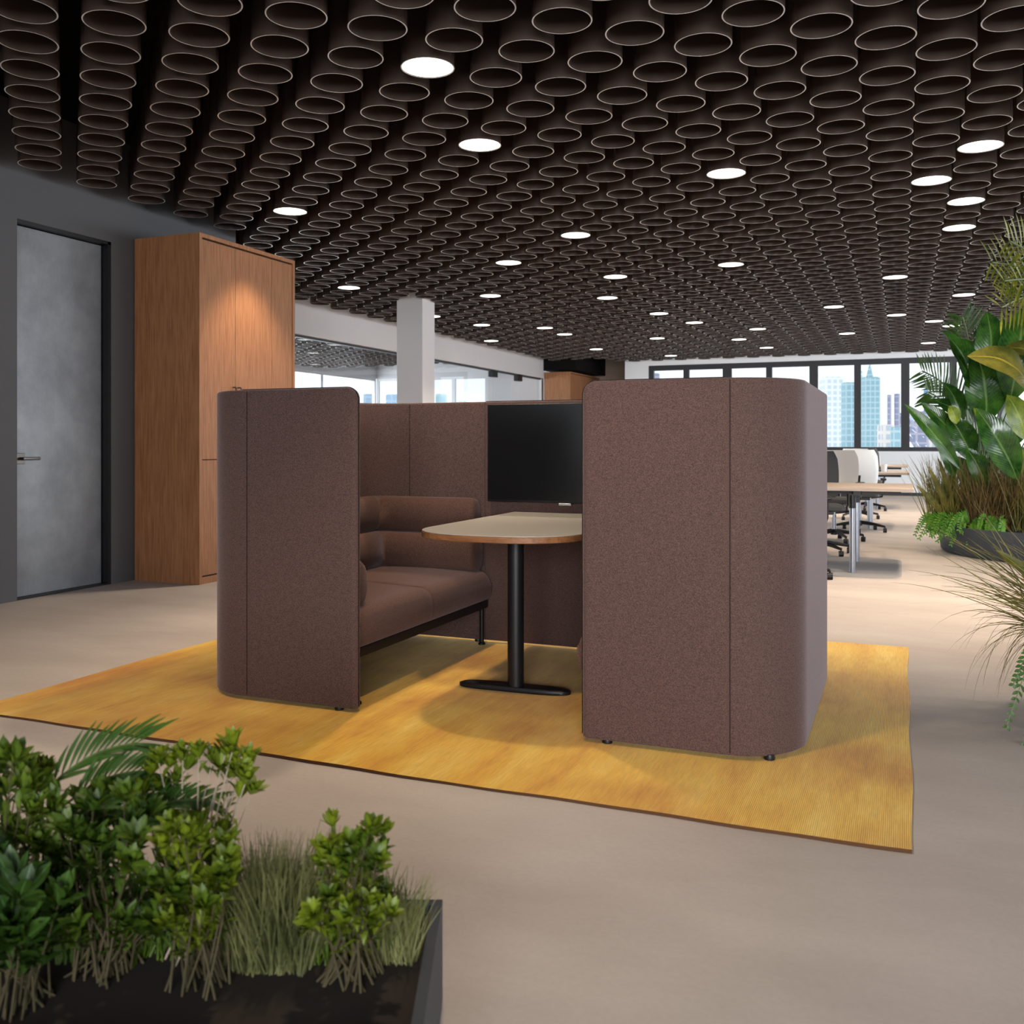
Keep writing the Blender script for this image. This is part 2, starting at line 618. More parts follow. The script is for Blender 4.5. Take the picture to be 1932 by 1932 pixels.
# rear window wall
ZS, ZT = 0.95, 2.95
mb = MB()
mb.box((-5.98, RV, 0), (RU, RV + 0.25, ZS))
mb.box((-5.98, RV, ZT), (RU, RV + 0.25, SLAB))
mb.box((-5.98, RV, ZS), (-5.53, RV + 0.25, ZT))
mb.box((-6.1, RV, 0), (-5.98, 24.0, SLAB))
struct('wall_rear', mb, M['sill_white'])
struct('baseboard_rear', MB().box((-5.98, RV - 0.015, 0), (RU, RV, 0.07)), M['frame'])
xs = [-5.53, -4.64, -3.70, -2.765, -1.805, -0.89, 0.07, 1.0, 1.95, 2.9, 3.85, 4.8, 5.75, 6.95]
ws = [0.12, 0.065, 0.10, 0.065, 0.09, 0.07, 0.085, 0.07, 0.09, 0.07, 0.09, 0.07, 0.09, 0.07]
for i in range(len(xs) - 1):
    a, b = xs[i], xs[i + 1]
    wa, wb = ws[i], ws[i + 1]
    w = empty('window_%d' % (i + 1), ((a + b) / 2, RV, ZS))
    w['kind'] = 'structure'
    mb = MB()
    mb.box((a, RV + 0.02, ZS), (a + wa, RV + 0.12, ZT))
    mb.box((b - wb, RV + 0.02, ZS), (b, RV + 0.12, ZT))
    mb.box((a + wa, RV + 0.02, ZS), (b - wb, RV + 0.12, ZS + 0.09))
    mb.box((a + wa, RV + 0.02, ZT - 0.12), (b - wb, RV + 0.12, ZT))
    mb.build('window_frame', M['frame'], w)
    MB().box((a + wa, RV + 0.06, ZS + 0.09), (b - wb, RV + 0.07, ZT - 0.12)).build('pane', M['glass'], w)


def window_wall(name, n0, axis, pos, a0, a1, n, z0, z1, out, gm=None):
    """wall with a strip of n windows, out = +1/-1 thickness direction"""
    t0, t1 = sorted((pos, pos + out * 0.2))

    def bx(mb, p0, p1, q0, q1, c0, c1):
        if axis == 'u':     # wall plane u = pos, runs along v
            mb.box((c0, p0, q0), (c1, p1, q1))
        else:
            mb.box((p0, c0, q0), (p1, c1, q1))
    mb = MB()
    bx(mb, a0, a1, 0, z0, t0, t1)
    bx(mb, a0, a1, z1, SLAB, t0, t1)
    struct(name, mb, M['wall_white'])
    st = (a1 - a0) / n
    f0, f1 = sorted((pos + out * 0.02, pos + out * 0.12))
    g0, g1 = sorted((pos + out * 0.06, pos + out * 0.07))
    for i in range(n):
        a, b = a0 + i * st, a0 + (i + 1) * st
        loc = (pos, (a + b) / 2, z0) if axis == 'u' else ((a + b) / 2, pos, z0)
        w = empty('window_%d' % (n0 + i), loc)
        w['kind'] = 'structure'
        mb = MB()
        bx(mb, a, a + 0.05, z0, z1, f0, f1)
        bx(mb, b - 0.05, b, z0, z1, f0, f1)
        bx(mb, a + 0.05, b - 0.05, z0, z0 + 0.07, f0, f1)
        bx(mb, a + 0.05, b - 0.05, z1 - 0.07, z1, f0, f1)
        mb.build('window_frame', M['frame'] if 'far_left' not in name else M['wall_white'], w)
        mb = MB()
        bx(mb, a + 0.05, b - 0.05, z0 + 0.07, z1 - 0.07, g0, g1)
        mb.build('pane', M['glass'], w)


window_wall('wall_far_left', 20, 'u', LU, 7.33, 23.9, 6, 0.3, 2.98, -1)
window_wall('wall_rear_far_left', 50, 'v', 23.9, LU, -7.9, 5, 0.3, 2.98, 1)
window_wall('wall_right', 30, 'u', RU, FV, RV, 9, 0.7, 2.95, 1)
window_wall('wall_front', 40, 'v', FV, -7.9, RU, 6, 0.7, 2.95, -1)

# ------------------------------------------------------------------ hanging tube ceiling
LP, LQ = 0.27166, 0.25110
LU0, LV0 = -0.0710, 7.356
TR = 0.138


def lat(i, j):
    return LU0 + i * LP, LV0 + j * LQ


def proj(u, v, z):
    X = CY * u + SY * v
    Y = -SY * u + CY * v
    return (CX + FP * X / Y, HZ - (z - CH) / Y * FP, Y) if Y > 0.1 else (0, -9999, Y)


def tube_mb(mb, u, v, seg):
    ri = TR - 0.0065
    ring = lambda r, z: [(u + r * math.cos(2 * math.pi * k / seg), v + r * math.sin(2 * math.pi * k / seg), z) for k in range(seg)]
    mb.loft([ring(TR, HC + 0.36), ring(TR, HC)], 0)
    mb.loft([ring(TR, HC), ring(ri, HC)], 1)
    mb.loft([ring(ri, HC), ring(ri, HC + 0.36)], 0)


DL = {  # downlight lattice cells -> label
    (-17, -3): 'round glowing ceiling downlight above the doors of the tall oak wardrobe',
    (-4, -2): 'large round glowing downlight near the top, above the right pod panel',
    (1, 1): 'large tilted-looking glowing downlight, topmost of the three at upper right',
    (2, 4): 'glowing downlight at upper right, middle one of the three',
    (2, 8): 'glowing downlight at upper right, lowest of the three',
    (-10, 4): 'bright oval downlight above the meeting pod, right of centre, nearest of the middle ones',
    (-14, 8): 'bright downlight just left of and beyond the nearest middle one',
    (-11, 13): 'bright downlight above the left corner of the right pod panel',
    (-6, 12): 'bright downlight standing alone above the seam of the right pod panel',
    (-23, 11): 'bright downlight left of the white column',
    (-18, 16): 'bright downlight right of the white column, largest of those near it',
    (-13, 19): 'downlight directly below and left of the one above the right panel corner',
    (-12, 26): 'downlight over the right pod panel, left of a lower similar one',
    (-11, 31): 'downlight over the right pod panel, low and to the right of a similar one',
    (-23, 27): 'small downlight right of the column above another smaller one',
    (-20, 30): 'left one of two close small downlights above the far wardrobe',
    (-20, 34): 'right one of two close small downlights above the far wardrobe',
    (-26, 36): 'small downlight lowest on the left, close to the white beam',
    (-21, 45): 'tiny far downlight above the left corner of the right panel, near the far wall',
    (-15, 39): 'tiny downlight over the left end of the rear windows, upper one',
    (-17, 53): 'tiny downlight over the left end of the rear windows, lowest one',
    (0, 18): 'flat-looking bright downlight above the desks, left of the foliage',
    (3, 25): 'downlight at right, between the three large ones and the green foliage',
    (-3, 27): 'flat small downlight alone above the third rear window from the wide mullion',
    (0, 32): 'small downlight above the desk area, second in line below the bright one',
    (2, 36): 'small downlight beside the top left of the leafy plant',
    (3, 39): 'small downlight touching the tip of the leafy plant',
    (-8, 36): 'small downlight over the rear windows, above the seam of the right panel',
    (-10, 42): 'small downlight over the rear windows, left of and below its neighbour',
    (-9, 49): 'tiny lowest downlight over the middle of the rear windows',
    (-3, 41): 'tiny downlight above the rear window with the teal tower',
    (2, 50): 'tiny lowest downlight left of the leafy plant',
    (-24, 22): 'small downlight half hidden behind the right edge of the white column',
}
EXTRA = {(-9, -7): 'bright downlight cut by the top of the photo, left of the pod centre'}
lamp_cells = dict(DL)
lamp_cells.update(EXTRA)
OFF = [(-15, -17), (-8, -12), (2, -2), (6, -6), (-4, -20)]  # unseen downlights, added to light the floor, rug and pod


def blocked(u, v):
    if v < 7.33 + TR and u < WU + TR + 0.02:
        return True
    if -7.98 - TR < u < -7.8 + TR and v < 21.2:
        return True
    if -6.31 - TR < u < -5.915 + TR and 11.3 - TR < v < 11.66 + TR:
        return True
    if u > RU - 0.2 or u < LU + 0.2 or v > RV - 0.16:
        return True
    if u < -6.1 and v > 20.8:
        return True
    return False


cells = []
for i in range(-52, 27):
    for j in range(-31, 60):
        if (i + j) % 2:
            continue
        u, v = lat(i, j)
        if blocked(u, v) or (i, j) in lamp_cells or (i, j) in OFF:
            continue
        x, y, Y = proj(u, v, HC)
        if u > 4.6 + 0.0 * v or v < 0.4:
            if not (0 < u < RU and v > 0.4):
                continue
        inframe = 0 < x < 1925 and 284 < y < 1643 and Y > 0 and u > -7.8
        cells.append((Y if inframe else 1e6 + v, i, j, u, v))
cells.sort()
near = [c for c in cells if c[0] < 1e5][:300]
nearset = set((c[1], c[2]) for c in near)
tb = MB()
tube_mb(tb, 0, 0, 40)
proto = tb.build('ceiling_tube', [M['tube'], M['tube_rim']], None, smooth=60)
TL = 'dark brown open tube hanging in the staggered ceiling grid, pale lower rim, unlit'
tag(proto, TL, 'ceiling tube', 'open dark tubes hanging close together from the ceiling')
for k, c in enumerate(near):
    o = proto if k == 0 else proto.copy()
    if k:
        COL.objects.link(o)
    o.location = (c[3], c[4], 0)
tb = MB()
for c in cells:
    if (c[1], c[2]) not in nearset:
        tube_mb(tb, c[3], c[4], 40 if c[4] < 8 else 20)
o = tb.build('ceiling_tubes', [M['tube'], M['tube_rim']], None, smooth=60)
tag(o, 'mass of smaller dark open tubes covering the rest of the ceiling into the distance', 'ceiling tubes', None, 'stuff')

sd = bpy.data.lights.new('downlight_beam', 'SPOT')
sd.energy = SPOT_W
sd.color = SPOT_COL
sd.spot_size = R(86)
sd.spot_blend = 0.55
sd.shadow_soft_size = 0.07


def downlight(i, j, label):
    u, v = lat(i, j)
    e = empty('downlight', (u, v, HC))
    tag(e, label, 'ceiling light')
    if 'hb' not in downlight.__dict__:
        b = MB()
        tube_mb(b, 0, 0, 40)
        b.v = [(x, y, z - HC) for x, y, z in b.v]
        downlight.hb = b.build('housing', [M['tube'], M['tube_rim']], None, smooth=60)
        b = MB().lathe((0, 0, 0.004), [(0.1312, 0.006), (0.1312, 0.0)], seg=40)
        downlight.db = b.build('diffuser', M['lamp'], None)
        h_, d_ = downlight.hb, downlight.db
    else:
        h_, d_ = downlight.hb.copy(), downlight.db.copy()
        COL.objects.link(h_)
        COL.objects.link(d_)
    h_.parent = e
    d_.parent = e
    l = bpy.data.objects.new('beam', sd)
    COL.objects.link(l)
    l.parent = e
    l.location = (0, 0, -0.012)


for k, lb in lamp_cells.items():
    downlight(k[0], k[1], lb)
OFFL = ['added downlight over the bare floor in front of the grey door', 'added downlight straight above the sofa and table gap of the meeting pod',
        'added downlight over the floor right of the rug, by the top edge of the photo',
        'added downlight over the floor beyond the right edge of the photo', 'added downlight above the bare floor between the photographer and the rug']
for k, lb in zip(OFF, OFFL):
    downlight(k[0], k[1], lb)

# ------------------------------------------------------------------ rug
RU0, RU1, RV0, RV1 = -3.60, 0.030, 2.812, 5.618
RZ = 0.010
mb = MB()
nx, ny = 60, 30
top, bot = [], []
for j in range(ny + 1):
    for i in range(nx + 1):
        fu, fv = i / nx, j / ny
        u = RU0 + (RU1 - RU0) * fu
        v = RV0 + (RV1 - RV0) * fv
        if j == 0:
            v += 0.004 * math.sin(u * 5.3) + 0.002 * math.sin(u * 17)
        if j == ny:
            v += 0.006 * math.sin(u * 4.1)
        if i in (0, nx):
            u += 0.004 * math.sin(v * 6)
        z = RZ + 0.0012 * math.sin(u * 3) * math.sin(v * 4)
        if j == 0:
            z += 0.003 * max(0, math.sin(u * 3.1 + 1))
        top.append((u, v, z))
        bot.append((u, v, 0.001))
n = len(top)
fs = []
for j in range(ny):
    for i in range(nx):
        a = j * (nx + 1) + i
        fs.append((a, a + 1, a + nx + 2, a + nx + 1))
mb.add(top, fs, 0)
edge = [i for i in range(nx + 1)] + [j * (nx + 1) + nx for j in range(1, ny + 1)] + [ny * (nx + 1) + i for i in range(nx - 1, -1, -1)] + [j * (nx + 1) for j in range(ny - 1, 0, -1)]
ne = len(edge)
mb.add([top[e] for e in edge] + [bot[e] for e in edge], [(k, (k + 1) % ne, ne + (k + 1) % ne, ne + k) for k in range(ne)], 1)
rug = mb.build('rug', [M['rug'], M['rug_edge']], None, fix=False)
tag(rug, 'large golden yellow rectangular rug with uneven amber patches under the meeting pod', 'rug')

# ------------------------------------------------------------------ meeting pod
PZ0, PZ1 = 0.024, 1.352
TH = 0.045
U0, U1 = -2.92, -0.32
V0, V1 = 3.378, 4.895
RC = 0.26
CUx = -1.62


def path_points(pts_arcs):
    out = []
    for seg in pts_arcs:
        if seg[0] == 'p':
            out.append(Vector((seg[1], seg[2])))
        else:
            _, cx, cy, r, a0, a1, n = seg
            for k in range(n + 1):
                a = R(a0 + (a1 - a0) * k / n)
                out.append(Vector((cx + r * math.cos(a), cy + r * math.sin(a))))
    # densify
    res = [out[0]]
    for p in out[1:]:
        d = (p - res[-1]).length
        if d < 1e-5:
            continue
        k = max(1, int(d / 0.12))
        q = res[-1]
        for t in range(1, k + 1):
            res.append(q.lerp(p, t / k))
    return res


def sweep_wall(mb, path, th, z0, z1, rtop=0.014, r_start=0.05, r_end=0.0):
    """upright padded panel following a plan path (centre line)"""
    L = [0.0]
    for a, b in zip(path[:-1], path[1:]):
        L.append(L[-1] + (b - a).length)
    tot = L[-1]
    # extra stations near the ends for the rounded corners
    st = set(L)
    for k in range(9):
        a = math.pi / 2 * k / 8
        if r_start:
            st.add(r_start * (1 - math.cos(a)))
        if r_end:
            st.add(tot - r_end * (1 - math.cos(a)))
    for e in (0.003, 0.007, 0.013, 0.02):
        if r_start:
            st.add(e)
        if r_end:
            st.add(tot - e)
    st = sorted(st)
    rings = []
    for s in st:
        k = 0
        while k < len(L) - 2 and L[k + 1] < s:
            k += 1
        t = (s - L[k]) / (L[k + 1] - L[k])
        p = path[k].lerp(path[k + 1], max(0, min(1, t)))
        a = path[max(k - 0, 0)]
        b = path[min(k + 1, len(path) - 1)]
        d1 = (path[k + 1] - path[k]).normalized()
        d0 = (path[k] - path[k - 1]).normalized() if k > 0 else d1
        d2 = (path[k + 2] - path[k + 1]).normalized() if k + 2 < len(path) else d1
        if t < 0.5:
            dd = d0.lerp(d1, 0.5 + t)
        else:
            dd = d1.lerp(d2, t - 0.5)
        if s <= L[1] or s >= L[-2]:
            dd = d1
        dd.normalize()
        nrm = Vector((-dd.y, dd.x))
        zt, zb, h = z1, z0, th / 2
        for rr, e in ((r_start, s), (r_end, tot - s)):
            if rr and e < rr:
                q = math.sqrt(max(0, rr * rr - (rr - e) ** 2))
                zt = min(zt, z1 - rr + q)
            re = th / 2
            if rr and e < re:
                q = math.sqrt(max(0.0, re * re - (re - e) ** 2))
                h = min(h, max(0.0015, q))
                zb = max(zb, z0 + 0.008 * (1 - q / re))
        rt = min(rtop, h * 0.95)
        sec = []
        for (cx, cz, a0) in ((h - rt, zt - rt, 0), (-(h - rt), zt - rt, 90), (-(h - rt * .5), zb + rt * .5, 180), (h - rt * .5, zb + rt * .5, 270)):
            rr = rt if a0 < 180 else rt * .5
            for q in range(5):
                a = R(a0 + 22.5 * q)
                sec.append((cx + rr * math.cos(a), cz + rr * math.sin(a)))
        rings.append([(p.x + nrm.x * x, p.y + nrm.y * x, z) for x, z in sec])
    mb.loft(rings, 0, caps=True)
    return st


pod = empty('meeting_pod', (CUx, (V0 + V1) / 2, RZ))
tag(pod, 'maroon-brown upholstered high-walled meeting pod with built-in sofas standing on the golden rug', 'meeting pod')


def mx(p, side):
    return (p[0] if side < 0 else 2 * CUx - p[0],) + tuple(p[1:])


def mirror(mb):
    mb.v = [(2 * CUx - x, y, z) for x, y, z in mb.v]
    mb.f = [tuple(reversed(f)) for f in mb.f]
    return mb


hw = TH / 2
for side in (-1, 1):
    inner = -2.075 if side < 0 else 2 * CUx - (-1.104)
    se = -2.622 if side < 0 else 2 * CUx + 0.557
    vf = V0 + hw
    vb = V1 - hw
    us = U0 + hw
    rc = RC - hw
    path = path_points([('p', inner, vf), ('p', us + rc, vf), ('a', us + rc, vf + rc, rc, 270, 180, 14), ('p', us, vb - rc), ('a', us + rc, vb - rc, rc, 180, 90, 14), ('p', -2.15, vb)])
    mb = MB()
    sweep_wall(mb, path, TH, PZ0, PZ1, r_start=0.055)
    if side > 0:
        mirror(mb)
    o = mb.build('side_panel', M['fabric'], pod, smooth=50)
    # thin sewn seams
    for (sx, sy, dx, dy) in ((se, V0 - 0.0006, 1, 0), (se, V0 + TH + 0.0006, 1, 0), (se, V1 - TH - 0.0006, 1, 0), (se, V1 + 0.0006, 1, 0)):
        s = MB().box((sx - 0.0013, sy - 0.0012, PZ0 + 0.01), (sx + 0.0013, sy + 0.0012, PZ1 - 0.008))
        if side > 0:
            mirror(s)
        s.build('seam', M['piping'], o)
    # piping round the free edge
    pts = [(inner + 0.0, vf, PZ0 + 0.012)]
    q = 0.055
    pts += [(inner - 0.001, vf + 0.004, PZ1 - q - 0.6), (inner - 0.001, vf + 0.004, PZ1 - q)]
    yy = V0 + TH * 0.42
    pts = [(inner + 0.001, yy, PZ0 + 0.012), (inner + 0.001, yy, 0.7), (inner + 0.001, yy, PZ1 - q)]
    for k in range(1, 9):
        a = math.pi / 2 * k / 8
        pts.append((inner + 0.001 - q + q * math.cos(a), yy, PZ1 + 0.001 - q + q * math.sin(a)))
    pts += [(us + rc + 0.2, yy, PZ1 + 0.001), (us + rc, yy, PZ1 + 0.001)]
    s = MB().tube(pts, 0.0028, seg=6)
    if side > 0:
        mirror(s)
    s.build('piping', M['piping'], o, smooth=True)
# back panel under and behind the screen
mb = MB()
mb.box((-2.155, V1 - TH + 0.004, PZ0), (2 * CUx + 2.155, V1 - 0.004, PZ1), bev=0.01)
bp = mb.build('back_panel', M['fabric'], pod, smooth=40)
MB().tube([(-2.15, V1 - TH * 0.5, PZ1 + 0.0015), (2 * CUx + 2.15, V1 - TH * 0.5, PZ1 + 0.0015)], 0.003, seg=6).build('piping', M['piping'], bp)
# feet under the panels
for (fu, fv) in ((-2.17, V0 + hw), (-2.70, V0 + 0.10), (-1.01, V0 + hw), (-0.43, V0 + 0.06), (-2.78, 4.6), (-0.37, 4.6), (-2.2, V1 - hw), (-0.95, V1 - hw)):
    MB().lathe((fu, fv, RZ + 0.001), [(0.019, 0), (0.02, 0.004), (0.016, PZ0 - RZ + 0.004)], seg=16).build('foot', M['black'], pod, smooth=True)


def roll(mb, path, z0, z1, depth, out, r0=True, r1=True):
    """bolster: plan path runs along the wall face, bulging to side 'out' """
    n = 16
    L = [0.0]
    for a, b in zip(path[:-1], path[1:]):
        L.append(L[-1] + (b - a).length)
    tot = L[-1]
    zc, hh = (z0 + z1) / 2, (z1 - z0) / 2
    rings = []
    for k, p in enumerate(path):
        d0 = (path[k] - path[k - 1]).normalized() if k else (path[1] - path[0]).normalized()
        d1 = (path[k + 1] - path[k]).normalized() if k < len(path) - 1 else d0
        d = (d0 + d1).normalized()
        cosh = max(0.5, d.dot(d0))
        nr = Vector((-d.y, d.x)) * out / cosh
        ring = []
        e = min(L[k] if r0 else 9, tot - L[k] if r1 else 9)
        f = 1.0
        if e < 0.04:
            f = math.sqrt(max(0, 1 - (1 - e / 0.04) ** 2)) * 0.28 + 0.72
        for q in range(n):
            a = 2 * math.pi * q / n
            ca, sa = math.cos(a), math.sin(a)
            x = math.copysign(abs(ca) ** 0.9, ca)
            z = math.copysign(abs(sa) ** 0.82, sa)
            ox = depth * (0.5 + 0.5 * x * f)
            ring.append((p.x + nr.x * ox, p.y + nr.y * ox, zc + hh * z * f))
        rings.append(ring)
    mb.loft(rings, 0, caps=True)


for side in (-1, 1):
    def fin(mb, name, m, par, **kw):
        ri_ = RC - TH - 0.004
        ax_ = U0 + RC
        nv_ = []
        for (x, y, z) in mb.v:
            for ay_, sg in ((V1 - RC, 1), (V0 + RC, -1)):
                if x < ax_ and (y - ay_) * sg > 0:
                    dd_ = math.hypot(x - ax_, y - ay_)
                    if dd_ > ri_:
                        x = ax_ + (x - ax_) * ri_ / dd_
                        y = ay_ + (y - ay_) * ri_ / dd_
            nv_.append((x, y, z))
        mb.v = nv_
        if side > 0:
            mirror(mb)
        return mb.build(name, m, par, **kw)
    wu = U0 + TH + 0.001
    wf = V0 + TH + 0.001
    wb = V1 - TH - 0.001
    rr = 0.19
    for (z0, z1, dep, name) in ((0.615, 0.82, 0.125, 'upper_backrest'), (0.405, 0.625, 0.185, 'lower_backrest')):
        # side, back and front sections meet in sewn creases at the corners
        mid = MB()
        pth = [Vector((wu, wf + 0.0))] + [Vector((wu, wf + t)) for t in (0.02, 0.05, 0.1, 0.3, 0.5, 0.7, 0.9, 1.1, 1.3)] + [Vector((wu, wb - 0.03)), Vector((wu, wb))]
        pth = [p for p in pth if p.y < wb - 0.02] + [Vector((wu, wb))]
        # mitred straight bolster along the side wall
        roll(mid, pth, z0, z1, dep, -1)
        # shape the ends to 45 degrees
        nv = []
        for (x, y, z) in mid.v:
            dx = x - wu
            y = min(max(y, wf + max(dx * 1.0, 0.02)), wb - max(dx * 1.0, 0.02))
            nv.append((x, y, z))
        mid.v = nv
        o = fin(mid, name, M['fabric_seat'], pod, smooth='all')
        for (yy, sgn) in ((wb, 1), (wf, -1)):
            bk = MB()
            e = -2.165 if dep < 0.15 else -2.145
            stn = [wu + dep * 0.0, wu + 0.02, wu + 0.06, wu + 0.12, wu + 0.2, wu + 0.3, wu + 0.4, wu + 0.5, e - 0.04, e - 0.02, e - 0.01, e]
            stn = sorted(s_ for s_ in stn if s_ <= e)
            if sgn < 0 and dep < 0.15:
                stn = [s_ for s_ in stn]
            pb = [Vector((s_, yy)) for s_ in stn]
            roll(bk, pb, z0, z1, dep, -1 if sgn > 0 else 1, r0=False)
            nv = []
            for (x, y, z) in bk.v:
                dy = abs(y - yy)
                x = max(x, wu + max(dy, 0.02))
                nv.append((x, y, z))
            bk.v = nv
            fin(bk, name, M['fabric_seat'], pod, smooth='all')
    # seat: two padded halves sewn together
    s0, s1, sm = wf + 0.015, wb - 0.02, (wf + wb) / 2 - 0.02
    sx0, sx1 = wu + 0.02, -2.105
    mb = MB()
    NX, NY = 22, 44
    zt = 0.422
    rings = []
    def top_z(x, y):
        ex = max(0.0, 1 - (sx1 - x) / 0.07)
        z = zt - 0.05 * (1 - math.sqrt(max(0, 1 - ex * ex)))
        z += 0.012 * math.sin(math.pi * min(1, (x - sx0) / (sx1 - sx0)))
        for yy in (s0, s1):
            ey = max(0.0, 1 - abs(y - yy) / 0.05)
            z -= 0.045 * (1 - math.sqrt(max(0, 1 - ey * ey)))
        g = abs(y - sm)
        z -= 0.010 * math.exp(-(g / 0.012) ** 2)
        return z
    ys = sorted(set([s0 + (s1 - s0) * k / NY for k in range(NY + 1)] + [sm, sm - 0.006, sm + 0.006, sm - 0.014, sm + 0.014] + [s0 + t for t in (0.003, 0.008, 0.016)] + [s1 - t for t in (0.003, 0.008, 0.016)]))
    for y in ys:
        ring = []
        xsn = [sx0 + (sx1 - 0.07 - sx0) * k / 14 for k in range(15)] + [sx1 - 0.07 + 0.07 * math.sin(math.pi / 2 * k / 8) for k in range(1, 9)]
        ring = [(x, y, top_z(x, y)) for x in xsn]
        gy = 0.004 * math.exp(-((y - sm) / 0.008) ** 2)
        ring += [(sx1 + 0.006 - gy, y, 0.35), (sx1 + 0.006 - gy, y, 0.30), (sx1 - 0.002, y, 0.268), (sx1 - 0.02, y, 0.255), (sx0, y, 0.255)]
        rings.append(ring)
    mb.loft(rings, 0, caps=True)
    seat = fin(mb, 'seat', M['fabric_seat'], pod, smooth=60)
    # black underframe and legs
    mb = MB()
    mb.box((sx1 - 0.055, s0 + 0.01, 0.212), (sx1 - 0.015, s1 + 0.0, 0.256), bev=0.004)
    mb.box((sx0, s0 + 0.01, 0.212), (sx0 + 0.04, s1, 0.256), bev=0.004)
    for yy in (s0 + 0.03, sm, s1 - 0.04):
        mb.box((sx0 + 0.04, yy - 0.015, 0.215), (sx1 - 0.055, yy + 0.015, 0.254))
    bf = fin(mb, 'base_frame', M['black'], pod)
    for (lu, lv) in ((sx1 - 0.04, s1 - 0.03), (sx1 - 0.04, s0 + 0.06), (sx0 + 0.03, s1 - 0.06), (sx0 + 0.03, s0 + 0.06)):
        mb = MB().tube([(lu, lv, 0.215), (lu, lv, RZ + 0.012)], 0.0125, seg=14)
        mb.lathe((lu, lv, RZ), [(0.02, 0.001), (0.02, 0.008), (0.013, 0.016)], seg=16)
        fin(mb, 'leg', M['black'], pod, smooth=True)

# screen on the back panel
tv = empty('wall_screen', (-1.57, V1 - TH - 0.03, 0.8))
tag(tv, 'wide black flat display mounted on the back wall inside the pod', 'screen')
sv = V1 - TH
MB().box((-2.118, sv - 0.034, 0.800), (-1.02, sv - 0.001, 1.334), bev=0.004).build('casing', M['black'], tv)
MB().box((-2.112, sv - 0.0365, 0.812), (-1.026, sv - 0.0335, 1.329)).build('display', M['screen'], tv)
MB().box((-1.700, sv - 0.040, 0.786), (-1.63, sv - 0.012, 0.799), bev=0.002).build('sensor_bar', M['silver'], tv)

# ------------------------------------------------------------------ meeting table
tab = empty('meeting_table', (-1.6, 3.95, RZ))
tag(tab, 'round-fronted meeting table with pale grey top, wood edge and black post inside the pod', 'table')
T0, T1 = -1.965, -1.215
tc_, thw = (T0 + T1) / 2, (T1 - T0) / 2
VE = 4.835
plan = [(T1, VE), (T0, VE)]
v_s = 3.86
for k in range(0, 33):
    a = math.pi + math.pi * k / 32
    cx_, sx_ = math.cos(a), math.sin(a)
    e = 0.80
    plan.append((tc_ + thw * math.copysign(abs(cx_) ** e, cx_), v_s + 0.335 * math.copysign(abs(sx_) ** e, sx_)))


def slab_mb(plan, z0, z1, off=0.0):
    mb = MB()
    c = Vector((sum(p[0] for p in plan) / len(plan), sum(p[1] for p in plan) / len(plan)))
    rs = []
    for z, ins in ((z0, 0.003 + off), (z0 + 0.003, off), (z1 - 0.002, off), (z1, 0.002 + off)):
        rs.append([((x - (x - c.x) / max(1e-6, (Vector((x, y)) - c).length) * ins), (y - (y - c.y) / max(1e-6, (Vector((x, y)) - c).length) * ins), z) for x, y in plan])
    return mb.loft(rs, 0, caps=True)


slab_mb(plan, 0.716, 0.742).build('edge_band', M['table_edge'], tab, smooth=40)
slab_mb(plan, 0.7421, 0.7455, 0.0015).build('tabletop', M['table_top'], tab, smooth=40)
pc = (-1.605, 3.965)
mb = MB().lathe((pc[0], pc[1], 0), [(0.037, RZ + 0.02), (0.037, 0.70)], seg=28)
mb.lathe((pc[0], pc[1], 0), [(0.06, 0.70), (0.06, 0.7155)], seg=28)
mb.build('pole', M['black'], tab, smooth=True)
rs = []
for z, k in ((RZ + 0.0015, 0.97), (RZ + 0.004, 1), (RZ + 0.017, 1), (RZ + 0.024, 0.93)):
    ring = []
    for q in range(40):
        a = 2 * math.pi * q / 40
        ca, sa = math.cos(a), math.sin(a)
        ring.append((pc[0] + 0.262 * k * math.copysign(abs(ca) ** 0.6, ca) - 0.008, pc[1] + 0.045 * k * math.copysign(abs(sa) ** 0.8, sa) + 0.02 * 0 + 0.035 * ca * 0.4, z))
    rs.append(ring)
MB().loft(rs, 0, caps=True).build('base_foot', M['black'], tab, smooth=50)
mb = MB().box((-1.75, 4.2, 0.698), (-1.43, 4.78, 0.7155))
mb.build('support_rail', M['black'], tab)

# ------------------------------------------------------------------ wardrobes


def wardrobe(u0, u1, v0, v1, H, splits, label, name='wardrobe'):
    w = empty(name, ((u0 + u1) / 2, (v0 + v1) / 2, 0))
    tag(w, label, 'wardrobe')
    t = 0.032
    mb = MB()
    mb.box((u0, v0, 0), (u1, v0 + t, H))
    mb.box((u0, v1 - t, 0), (u1, v1, H))
    mb.box((u0, v0 + t, H - t), (u1, v1 - t, H))
    mb.box((u0, v0 + t, 0), (u1 - 0.004, v1 - t, 0.055))
    mb.build('carcass', M['oak'], w)
    MB().box((u0, v0 + t, 0.055), (u1 - 0.035, v1 - t, H - t)).build('inner_box', M['gap_shade'], w)  # solid dark block behind the doors, so the gaps look shaded
    n = len(splits) - 1
    for k in range(n):
        a, b = splits[k] + 0.002, splits[k + 1] - 0.002
        for (z0, z1) in ((0.066, 0.985), (0.992, H - t - 0.014)):
            d = MB().box((u1 - 0.030, a, z0), (u1 - 0.007, b, z1), bev=0.0015).build('door', M['oak'], w)
            if z0 > 0.5 and k < 2:
                y = b - 0.03 if k == 0 else a + 0.03
                hb = MB()
                hb.tube([(u1 - 0.007, y, 1.30), (u1 + 0.022, y, 1.30), (u1 + 0.026, y, 1.31), (u1 + 0.026, y, 1.575), (u1 + 0.022, y, 1.585), (u1 - 0.007, y, 1.585)], 0.006, seg=8)
                hb.build('handle', M['handle'], d, smooth=True)
    return w


